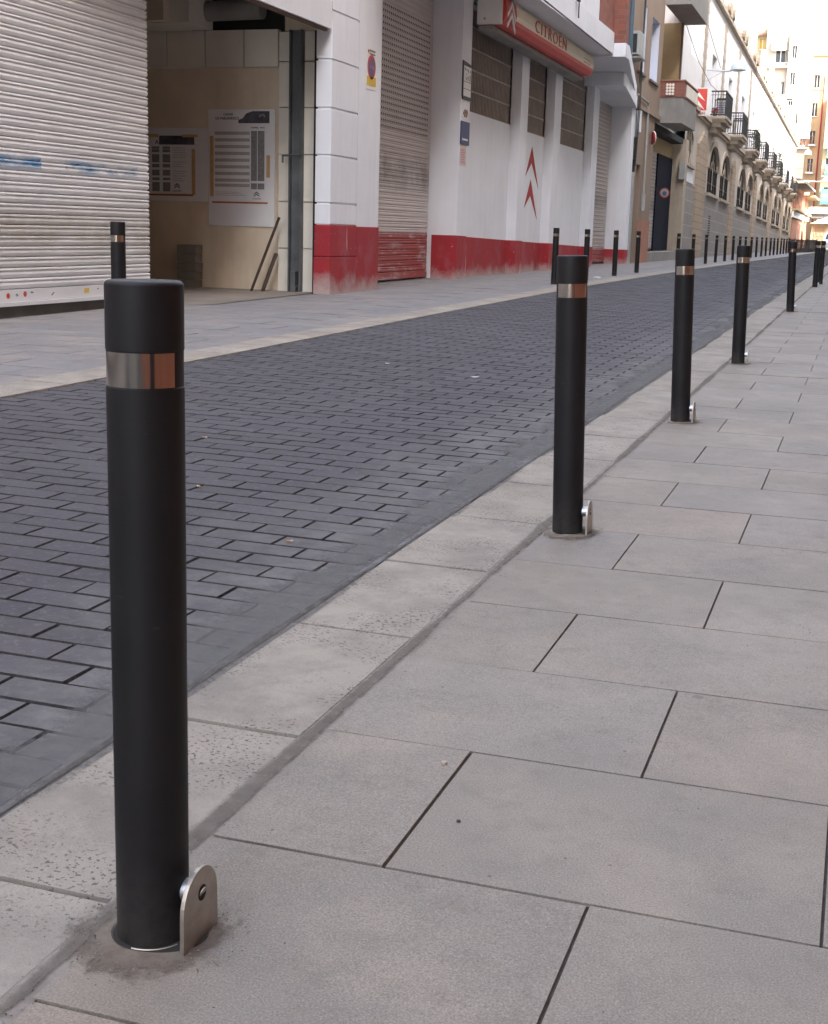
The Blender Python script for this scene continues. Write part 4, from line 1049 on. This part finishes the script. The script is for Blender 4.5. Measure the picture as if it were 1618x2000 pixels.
# upper floors
ups = [(50.9, 53.2, 7.4, 9.2)] + [(55 + 7.05 * i + 2.8, 55 + 7.05 * i + 4.4, 6.0, 8.35) for i in range(10)]
mb = MB(); wall(mb, fA, 47.2, 126, 5.75, 10.3, [], .3); mb = MB()
wall(mb, fA, 47.2, 126, 5.75, 10.3, [(a, b, c_, d_) for a, b, c_, d_ in ups], .3)
mb.q(fA(47.2, 5.75, 0), fA(47.2, 10.3, 0), fA(47.2, 10.3, -3), fA(47.2, 5.75, -3))
mb.fbox(fA, 47.2, 126, 10.3, 10.32, -5, 0); mb.fbox(fA, 50.8, 126, -1, 10.3, -6, -.45)
mb.build('upper_wall', 'upper_white', AB)
for a, b, c_, d_ in ups:
    MB().fbox(fA, a, b, c_, d_, -.32, -.28).build('window', 'blue_shade' if a > 54 else 'white_plaster', AB)
for y in [55.0] + [55 + 7.05 * i for i in range(1, 11)]:
    z = 5.9; q = 0; mb = MB()
    while z < 10.1:
        mb.fbox(fA, y - .3 - .14 * (q % 2), y + .3 + .14 * (q % 2), z, z + .19, 0, .035); z += .21; q += 1
    mb.build('quoin_strip', 'cream_stone', AB)
mb = MB().fbox(fA, 50.8, 126, 5.62, 5.78, 0, .16); mb.fbox(fA, 50.8, 126, 5.50, 5.60, 0, .08); mb.build('cornice', 'cream_stone', AB)
# parapet: coping line broken by raised finials and scrolls
mb = MB(); mb.fbox(fA, 47.2, 126, 10.32, 10.46, -.2, .18)
for i in range(11):
    u = 55 + 7.05 * i
    mb.fbox(fA, u - .5, u + .5, 10.46, 11.15, -.2, .2); mb.fprism(fA, [(u - .35, 11.15), (u + .35, 11.15), (u, 12.2)], -.15, .15)
    for s_ in (-1, 1):
        pts = [(u + s_ * .5, 10.46), (u + s_ * .5, 11.05), (u + s_ * .9, 10.98), (u + s_ * 1.3, 10.72), (u + s_ * 2.2, 10.6), (u + s_ * 3.0, 10.70), (u + s_ * 3.5, 10.46)]
        mb.fprism(fA, pts if s_ > 0 else pts[::-1], -.12, .12)
mb.build('parapet', 'cream_stone', AB)
for i in range(11):
    u = 55 + 7.05 * i
    for s_ in (-1, 1):
        mb = MB(); disc(mb, fA, u + s_ * .85, 10.72, .28, .12, .26, 12); mb.build('scroll', 'yellow_stone', AB)
# balconies
GBAL = [57.8, 65.93, 74.2, 81.4, 88.9, 96.4, 104.2, 111.0, 118.0]
def rail_box(mb, y0, y1, z0, x0=-6.6, x1=-5.95):
    fr = FX(x0, SH, A0); n1 = x1 - x0
    def bar(u, n, r=.012): mb.fbox(fr, u - r, u + r, z0, z0 + 1.0, n - r, n + r)
    for zz, rr_ in ((z0 + .98, .028), (z0 + .06, .02), (z0 + .84, .012)):
        mb.fbox(fr, y0, y1, zz - rr_, zz + rr_, n1 - .02, n1 + .02)
        mb.fbox(fr, y0 - .02, y0 + .02, zz - rr_, zz + rr_, 0, n1); mb.fbox(fr, y1 - .02, y1 + .02, zz - rr_, zz + rr_, 0, n1)
    for q in range(7): bar(y0, n1 * q / 6, .011 if q % 6 else .022)
    for q in range(1, 12): bar(y0 + (y1 - y0) * q / 12, n1)
    for q in range(7): bar(y1, n1 * q / 6, .011 if q % 6 else .022)
    mb.fbox(fr, y0 - .012, y0 + .012, z0 + .62, z0 + .66, n1 * .35, n1); mb.fbox(fr, y0 - .012, y0 + .012, z0 + .1, z0 + .66, n1 * .35 - .02, n1 * .35 + .02)
for i, u in enumerate(GBAL):
    L = 2.6
    mb = MB().fbox(fA, u - .08, u + L + .08, 5.80, 5.90, 0, .72); slab = mb.build('balcony', 'cream_stone', AB, bevel=.015)
    mb = MB(); rail_box(mb, u, u + L, 5.90); mb.build('railing', 'iron_black', slab)
    mb = MB()
    for lo, hi, z0, z1 in ((.0, .66, 5.66, 5.80), (.12, .5, 5.48, 5.66), (.3, .32, 5.28, 5.48)):
        mb.fprism(FX(-6.6, SH, A0), [(u + lo, z0), (u + L - lo, z0), (u + L - lo + .1, z1), (u + lo - .1, z1)], 0, hi)
    mb.build('corbel', 'cream_stone', slab, bevel=.02)
# plants / objects on balconies
def plant(name, lab, x, y, z, h, r, n, mat, seed):
    t = thing(name, lab, 'plant', (x, y, z))
    MB().lathe([(.02, z), (.09, z), (.12, z + .2), (.10, z + .2)], 12, (x, y)).build('pot', 'terracotta', t, smooth=True)
    rr = random.Random(seed); mb = MB()
    for _ in range(n):
        a = rr.uniform(0, 2 * PI); q = rr.uniform(0, r); zz = z + .2 + rr.uniform(0, h)
        c = Vector((x + q * math.cos(a), y + q * math.sin(a), zz)); d = Vector((rr.uniform(-1, 1), rr.uniform(-1, 1), rr.uniform(-.4, 1))).normalized(); e = d.orthogonal().normalized() * .03
        mb.q(c, c + d * .07 + e, c + d * .14, c + d * .07 - e)
    mb.build('foliage', mat, t)
P('leaf', (.07, .10, .045), .6, var=.3); P('leaf_red', (.40, .05, .06), .6)
zb = lambda u: 5.9 - SH * (u - 55)
plant('potted_plant', 'small red-flowered pot plant on the nearest iron balcony', -6.38, 57.95, zb(57.9), .1, .10, 60, 'leaf_red', 1)
plant('potted_plant', 'bushy green pot plant trailing over the third iron balcony', -6.05, 75.6, zb(75.6), .9, .3, 260, 'leaf', 2)
plant('potted_plant', 'tall green pot plant on the sixth iron balcony', -6.1, 97.6, zb(97.6), 1.5, .3, 260, 'leaf', 3)
t = thing('folded_clothes_rack', 'blue-grey slatted chair folded behind the nearest balcony railing', 'chair', (-6.2, 58.2, zb(58)))
mb = MB()
for q in range(7): mb.box(-6.32, -6.16, 58.15, 58.17, zb(58) + .08 + q * .07, zb(58) + .12 + q * .07); mb.box(-6.14, -6.02, 58.15, 58.17, zb(58) + .08 + q * .07, zb(58) + .12 + q * .07)
mb.build('slats', 'sign_blue', t)
# street lamps on facades
def lamp(lab, y, z, x0, x1):
    t = thing('street_lamp', lab, 'street lamp', (x0, y, z), 'lamps on arms along the facade')
    MB().tube([(x0, y, z + .02), (x0 + (x1 - x0) * .6, y, z - .05), (x1 - .42, y, z)], [.03, .035, .04], 8).build('arm', 'lamp_grey', t, smooth=True)
    MB().tube([(x0, y, z - .42), (x0 + .62, y, z - .06)], .018, 6).build('stay', 'lamp_grey', t, smooth=True)
    mb = MB(); n = 16
    prof = [(0, .36), (.10, .345), (.20, .27), (.26, .15), (.29, .0), (.31, -.01), (.31, -.03), (.0, -.03)]
    mb.lathe([(r_, z + .02 + h) for r_, h in prof], 20, (x1 - .2, y)); mb.build('lamp_head', 'lamp_grey', t, smooth=True)
    MB().lathe([(.26, z - .012), (.18, z - .05), (0, z - .06)], 16, (x1 - .2, y)).build('diffuser', 'sign_white', t, smooth=True)
lamp('nearest street lamp, dome head on an arm above the iron balconies', 56, 7.45, -6.6, -5.18)
lamp('middle street lamp, small dome head before the tall far houses', 118, 7.9, -6.6, -5.0)
lamp('farthest street lamp, white dome beside the green awnings', 146, 6.9, -6.6, -4.3)
t = thing('overhead_cable', 'thin cable sagging across the white upper facade', 'cable', (-6.5, 50, 8))
MB().tube([(-6.52, 48.5, 8.1), (-6.45, 52, 7.3), (-6.4, 56, 6.9), (-6.5, 60, 7.0)], .012, 6).build('wire', 'iron_black', t)
t = thing('overhead_cable', 'thin cable dropping from the upper facade window', 'cable', (-6.5, 50, 8.6))
MB().tube([(-6.52, 51.5, 8.75), (-6.48, 54.5, 8.9), (-6.5, 60, 8.0)], .010, 6).build('wire', 'iron_black', t)

# ============================================================ BRICK-FRONTED BUILDING BEYOND
B4 = thing('brick_house', 'low warm brick house with orange slatted shutters beyond the arched building', 'building', (-6.6, 140, 0))
f4 = FX(-6.6)
mb = MB().box(-14, -6.62, 126.2, 163, -.5, 6.4); mb.build('wall', 'warm_brick', B4)
mb = MB()
for q in range(9): mb.fbox(f4, 127.5 + q * 2, 128.9 + q * 2, .2, 2.9 - q * .05, .0, .12)
mb.build('slatted_shutter', 'terracotta', B4)
for q in range(10): MB().fbox(f4, 129 + q * 2.8, 130.4 + q * 2.8, 3.9, 5.5, .0, .1).build('upper_shutter', 'terracotta', B4)
MB().fbox(f4, 126.3, 150, 2.95, 3.5, 0, .25).build('fascia', 'white_plaster', B4)
MB().fbox(f4, 126.3, 163, 3.55, 3.75, 0, .5).build('ledge', 'ochre', B4)
MB().fbox(f4, 126.3, 150, 5.9, 6.1, 0, 1.1).build('balcony', 'grey_concrete', B4)
MB().fbox(f4, 150, 163, 5.4, 5.6, 0, 1.1).build('balcony', 'ochre', B4)
MB().fbox(f4, 155, 158, 3.0, 4.2, 0, .35).build('window_box', 'sign_white', B4)

# ============================================================ END-OF-STREET HOUSES
def house(name, lab, x0, x1, z1, Y, mat, wins=(), D=8, z0=-.5, wm='glass_dark'):
    t = thing(name, lab, 'building', ((x0 + x1) / 2, Y, 0))
    fy = FY(Y); rows = {}
    for a, b, c_, d_ in wins: rows.setdefault((c_, d_), []).append((a, b, c_, d_))
    mb = MB(); v = z0
    for (c_, d_), ops in sorted(rows.items()):
        wall(mb, fy, x0, x1, v, d_ + .1, ops, .25); v = d_ + .1
    wall(mb, fy, x0, x1, v, z1)
    mb.q((x0, Y, z0), (x0, Y + D, z0), (x0, Y + D, z1), (x0, Y, z1)); mb.q((x1, Y, z0), (x1, Y + D, z0), (x1, Y + D, z1), (x1, Y, z1))
    mb.q((x0, Y, z1), (x1, Y, z1), (x1, Y + D, z1), (x0, Y + D, z1))
    mb.build('wall', mat, t)
    for a, b, c_, d_ in wins:
        w_ = MB().fbox(fy, a, b, c_, d_, -.27, -.25).build('window', wm, t)
        m = MB().fbox(fy, (a + b) / 2 - .03, (a + b) / 2 + .03, c_, d_, -.25, -.2); m.fbox(fy, a, b, c_ - .08, c_, 0, .12); m.build('frame', 'sign_white', w_)
    return t
def add_balcony(t, Y, x0, x1, z, d=.8, mat='white_plaster', rail='terracotta'):
    b = MB().box(x0, x1, Y - d, Y, z - .14, z).build('balcony', mat, t)
    mb = MB(); mb.box(x0, x1, Y - d, Y - d + .03, z + .95, z + 1.0)
    n = int((x1 - x0) / .14)
    for q in range(n + 1): u = x0 + (x1 - x0) * q / n; mb.box(u - .012, u + .012, Y - d, Y - d + .025, z, z + .95)
    mb.build('railing', rail, b)
def add_awning(t, Y, x0, x1, z0, z1, d=.9, mat='awning_green'):
    MB().fprism(lambda u, v, n=0: (x0 + n, Y - u, v), [(0, z1), (d, z0), (d, z0 - .25), (d - .02, z0 - .25), (d - .04, z0), (0, z1 - .05)], 0, x1 - x0).build('awning', mat, t)
h = house('tower_house', 'cream house with two yellow windows behind the parapet scrolls', -17.4, -13.25, 25.6, 172, 'yellow_wall', [(-15.0, -14.4, 23.2, 24.4), (-14.2, -13.6, 23.2, 24.4), (-15.0, -14.4, 20.0, 21.4), (-14.2, -13.6, 20.0, 21.4)], wm='yellow')
MB().box(-15.2, -13.5, 171.6, 172, 24.7, 24.95).build('ledge', 'terracotta', h)
MB().lathe([(.0, 28), (.1, 27.2), (.3, 26.4), (1.0, 25.62)], 12, (-14.6, 174)).build('roof_dome', 'yellow_wall', h, smooth=True)
h = house('white_house', 'tall white house with a pale awning over a dark window', -13.24, -10.62, 25.9, 170, 'pale_wall', [(-12.1, -11.0, 21.4, 22.85), (-10.95, -10.7, 21.4, 22.85), (-12.6, -12.1, 14.8, 16.4), (-11.6, -11.0, 14.8, 16.4), (-12.6, -12.1, 11.6, 13.2), (-11.6, -11.0, 11.6, 13.2), (-12.6, -12.0, 17.8, 19.2), (-11.4, -10.9, 17.8, 19.2)])
add_balcony(h, 170, -12.9, -10.8, 14.6); add_balcony(h, 170, -12.9, -10.8, 11.4)
add_awning(h, 170, -12.6, -10.95, 22.9, 24.3, .9, 'awning_white')
MB().box(-13.2, -9.6, 169.4, 170, 20.75, 20.95).build('ledge', 'pink_wall', h)
MB().box(-12.3, -9.75, 169.5, 170, 17.1, 17.25).build('ledge', 'terracotta', h)
MB().box(-10.1, -9.75, 169.9, 170.0, 17.3, 18.5).build('shade_block', 'terracotta', h)  # solid coloured box stands in for balcony shading on the wall
h = house('pale_house', 'narrow pale house with a corniced top beside the white one', -10.61, -9.25, 24.6, 169.5, 'pink_wall', [(-10.2, -9.7, z, z + 1.4) for z in (9.0, 12.2, 15.6, 18.8, 21.8)])
h = house('pale_house', 'narrow white house with glazed white balcony on its middle floors', -9.24, -7.86, 24.4, 170, 'pale_wall', [(-8.9, -8.3, 12.0, 13.4), (-8.2, -7.95, 12.0, 13.4), (-8.9, -8.3, 14.2, 15.8)])
add_balcony(h, 170, -9.2, -7.4, 11.7); add_balcony(h, 170, -9.2, -7.9, 8.3); 
MB().box(-8.95, -7.45, 169.1, 169.9, 12.7, 15.9).build('glazed_bay', 'white_plaster', h)
MB().box(-8.75, -8.3, 169.06, 169.1, 13.0, 15.6).build('bay_window', 'pale_box', h)
MB().box(-8.15, -7.65, 169.06, 169.1, 13.0, 15.6).build('bay_window', 'pale_box', h)
h = house('orange_house', 'tall narrow orange house with a red drainpipe', -7.85, -5.72, 23.1, 171, 'orange_wall', [(-7.5, -6.9, z, z + 1.5) for z in (6.0, 9.0, 12.2, 15.4, 18.6)])
for z in (5.9, 8.9, 12.1): add_balcony(h, 171, -7.6, -6.75, z, .7)
MB().tube([(-6.35, 170.8, 2), (-6.35, 170.8, 20)], .08, 8).build('drainpipe', 'arrow_red', h)
MB().box(-7.9, -5.7, 170.8, 171, 22.2, 22.4).build('ledge', 'terracotta', h)
mb = MB().box(-9.3, -6.9, 170.5, 170.56, 19.93, 20.02); mb.box(-8.45, -8.38, 170.5, 170.56, 18.2, 20.0); mb.box(-8.4, -6.4, 170.5, 170.56, 18.2, 18.28); mb.build('roof_frame', 'dark_metal', h)
h = house('corner_house', 'pale house with green awnings and curtained balcony at the photo edge', -5.71, 14, 17.5, 168, 'yellow_wall', [(-5.3 + 2.2 * i, -4.2 + 2.2 * i, z, z + 1.5) for i in range(8) for z in (5.6, 8.9, 12.2, 15.0)])
for z in (5.2, 8.4, 11.6): add_balcony(h, 168, -5.6, 6, z, .9, 'pink_wall')
add_awning(h, 168, -5.5, 4, 5.45, 6.9, 1.1); add_awning(h, 168, -5.3, 4, 8.7, 9.7, 1.0)
MB().box(-5.2, -4.3, 166.95, 167.0, 10.4, 12.2).build('curtain', 'awning_green', h)
MB().box(-6.5, -3.9, 160, 161, 3.9, 4.65).build('parapet', 'pink_wall', h)
MB().box(-6.5, 6, 160.2, 167, 3.4, 3.9).build('canopy_slab', 'dark_concrete', h)
pv = thing('kiosk_building', 'small cream pavilion with hipped roof and latticed windows at the street end', 'building', (-5, 150, 0))
MB().box(-5.62, -2.4, 150, 154, .0, 2.7).build('wall', 'yellow_wall', pv)
MB().fprism(FY(149.7), [(-5.8, 2.7), (-4.05, 3.42), (-2.2, 2.7)], -4.5, .3).build('roof', 'pink_wall', pv)
for z0, z1 in ((1.9, 2.4), (1.35, 1.8), (.9, 1.25)):
    wn = MB().box(-5.25, -4.15, 149.96, 149.999, z0, z1).build('window', 'terracotta', pv)
    mb = MB()
    for q in range(9): mb.box(-5.25 + q * .135, -5.2 + q * .135, 149.92, 149.96, z0, z1)
    mb.build('bars', 'yellow_wall', wn)
# iron railing at the far kerb
rl = thing('railing', 'black iron railing along the far left kerb', 'railing', (-4.6, 91, .1))
mb = MB(); n = 70
P0, P1 = Vector((-4.72, 90.8, .12)), Vector((-3.55, 108, .1))
for q in range(n + 1):
    p = P0.lerp(P1, q / n); mb.box(p.x - .012, p.x + .012, p.y - .012, p.y + .012, p.z, p.z + .86)
mb.build('bars', 'iron_black', rl)
mb = MB().tube([P0 + Vector((0, 0, .88)), P1 + Vector((0, 0, .88))], .025, 6); mb.tube([P0 + Vector((0, 0, .1)), P1 + Vector((0, 0, .1))], .02, 6); mb.build('rail', 'iron_black', rl)
for q in range(6):
    p = P0.lerp(P1, q / 5); MB().tube([p, p + Vector((0, 0, .95))], .035, 8).build('post', 'iron_black', rl)
t = thing('pole', 'thin pale pole standing in front of the iron railing', 'pole', (-4.45, 94, .1))
MB().tube([(-4.45, 94, .1), (-4.45, 94, 1.6)], .02, 8).build('shaft', 'grey_box', t)
# car
ct = thing('parked_car', 'white car parked at the far end of the road by the photo edge', 'car', (-2.2, 108, .08))
cx_ = -3.1; g0 = .1
prof = [(0, .28), (0, .62), (.12, .80), (.95, .95), (1.55, 1.42), (3.3, 1.48), (3.95, 1.05), (4.15, .95), (4.2, .30)]
mb = MB().fprism(FX(cx_), [(108 + a, g0 + b) for a, b in prof], 0, 1.68); mb.build('body', 'car_white', ct, bevel=.06)
MB().q((cx_ + .14, 108.98, g0 + .99), (cx_ + 1.54, 108.98, g0 + .99), (cx_ + 1.46, 109.50, g0 + 1.385), (cx_ + .22, 109.50, g0 + 1.385)).build('windscreen', 'glass_dark', ct)
for s_ in (0, 1.68):
    MB().fprism(FX(cx_ + s_ - (.006 if s_ == 0 else 0)), [(109.15, g0 + .98), (109.62, g0 + 1.36), (111.2, g0 + 1.40), (111.7, g0 + 1.03)], 0, .006).build('side_window', 'glass_dark', ct)
    for yy in (108.75, 111.3):
        wv = MB().tube([(cx_ + s_ - .02, yy, g0 + .30), (cx_ + s_ + (.16 if s_ == 0 else -.16), yy, g0 + .30)], .30, 20).build('wheel', 'rubber', ct)
        MB().tube([(cx_ + s_ + (-.03 if s_ == 0 else .03), yy, g0 + .30), (cx_ + s_, yy, g0 + .30)], .18, 16).build('rim', 'galvanised', wv)
for u in (.12, 1.28): MB().box(cx_ + u, cx_ + u + .28, 107.985, 108.03, g0 + .60, g0 + .74).build('headlight', 'pale_box', ct)
MB().box(cx_ + .55, cx_ + 1.1, 107.98, 108.01, g0 + .38, g0 + .48).build('number_plate', 'sign_white', ct)

# ============================================================ RIGHT-HAND TERRACE (outside the frame; it shades the street)
def terrace(lab, y0, y1, H, mat, name='apartment_building'):
    t = thing(name, lab, 'building', (1.75, (y0 + y1) / 2, 0))
    fr = lambda u, v, n=0: (1.76 - n, u, v)
    mb = MB(); v = -.2; z = .2
    while z < H - 2.5:
        ops = []; u = y0 + 1.2
        while u + 1.3 < y1: ops.append((u, u + 1.2, z + .7, z + 2.4)); u += 2.9
        wall(mb, fr, y0, y1, v, z + 2.6, ops, .25); v = z + 2.6; z += 3.1
    wall(mb, fr, y0, y1, v, H)
    mb.q((1.76, y0, -.2), (10, y0, -.2), (10, y0, H), (1.76, y0, H)); mb.q((1.76, y1, -.2), (10, y1, -.2), (10, y1, H), (1.76, y1, H))
    mb.q((1.76, y0, H), (10, y0, H), (10, y1, H), (1.76, y1, H)); mb.q((10, y0, -.2), (10, y1, -.2), (10, y1, H), (10, y0, H))
    mb.build('wall', mat, t)
    mb = MB().box(2.02, 2.05, y0 + .2, y1 - .2, 0, H - .5); mb.build('window_glass', 'glass_dark', t)
terrace('tall warm brick apartment block along the near pavement, right of the frame', -28, 24, 17, 'warm_facade')
terrace('tan plastered apartment block further along the right pavement', 24, 72, 19, 'tan_plaster')
terrace('lower pale apartment block on the right before the square', 72, 104, 15.5, 'pink_wall')
terrace('low ochre building at the far right end of the street', 104, 138, 13.5, 'ochre')

t = thing('reflection_cladding', 'unseen red-brown cladding with a black gap, added to colour the bollard band reflection', 'reflection panel', (1.74, 0, 0))  # added out of view, gives the steel bands something red-brown to reflect
MB().box(1.72, 1.755, -14, -1.3, .02, 2.5).box(1.72, 1.755, -.2, 6, .02, 2.5).build('cladding', 'reflection_red', t)
MB().box(1.735, 1.755, -1.3, -.2, .02, 2.5).build('doorway', 'black', t)  # added black panel, puts a dark seam into the band reflection

# ============================================================ LITTER
def butt(lab, x, y, a):
    t = thing('cigarette_butt', lab, 'litter', (x, y, zg(x, y)), 'cigarette butts on the road')
    d = Vector((math.cos(a), math.sin(a), 0)) * .011; p = Vector((x, y, zg(x, y) + .006))
    MB().tube([p - d, p + d * .2], .0035, 8).build('filter', 'butt', t, smooth=True)
    MB().tube([p + d * .22, p + d], .0035, 8).build('paper', 'paper', t, smooth=True)
butt('orange cigarette butt nearest the kerb on the dark road', -1.62, 3.72, .7)
butt('orange cigarette butt on the dark road, left of the nearest kerb one', -2.26, 4.35, 2.6)
butt('orange cigarette butt farther up the dark road beside a stain', -2.75, 5.35, .1)
def scrap(lab, x, y, s, seed):
    rr = random.Random(seed); z = zg(x, y)
    mb = MB(); pts = []
    for i in range(7):
        a = 2 * PI * i / 7; r_ = s * rr.uniform(.5, 1); pts.append((x + r_ * math.cos(a), y + r_ * math.sin(a) * .6, z + .004 + rr.uniform(0, s * .35)))
    c = (x, y, z + s * .4)
    for i in range(7): mb.q(pts[i], pts[(i + 1) % 7], c)
    o = mb.build('paper_scrap', 'paper'); tag(o, lab, 'litter', 'bits of white litter')
scrap('crumpled white paper on the far pavement beside the painted plinth', -4.75, 25.3, .12, 1)
scrap('flat white scrap on the road just left of the second bollard', -2.35, 8.4, .035, 2)
scrap('tiny white scrap in the middle of the dark road', -3.1, 8.8, .03, 3)
scrap('small white scrap on the road beside the fourth bollard', -1.6, 13.5, .06, 7)
o = MB(); rr = random.Random(11)
def pebble(lab, x, y, s, mat):
    z = zg(x, y); mb = MB(); mb.lathe([(0, z), (s, z + s * .3), (s * .8, z + s * .9), (0, z + s * 1.1)], 7, (x, y))
    tag(mb.build('pebble', mat, smooth=True), lab, 'pebble', 'loose pebbles on the slabs')
pebble('pale pebble on the slab right of the nearest kerb joint', -.66, 2.245, .007, 'cream_stone')
pebble('tiny dark pebble on the nearest corner slab', -.565, 2.02, .004, 'ink')
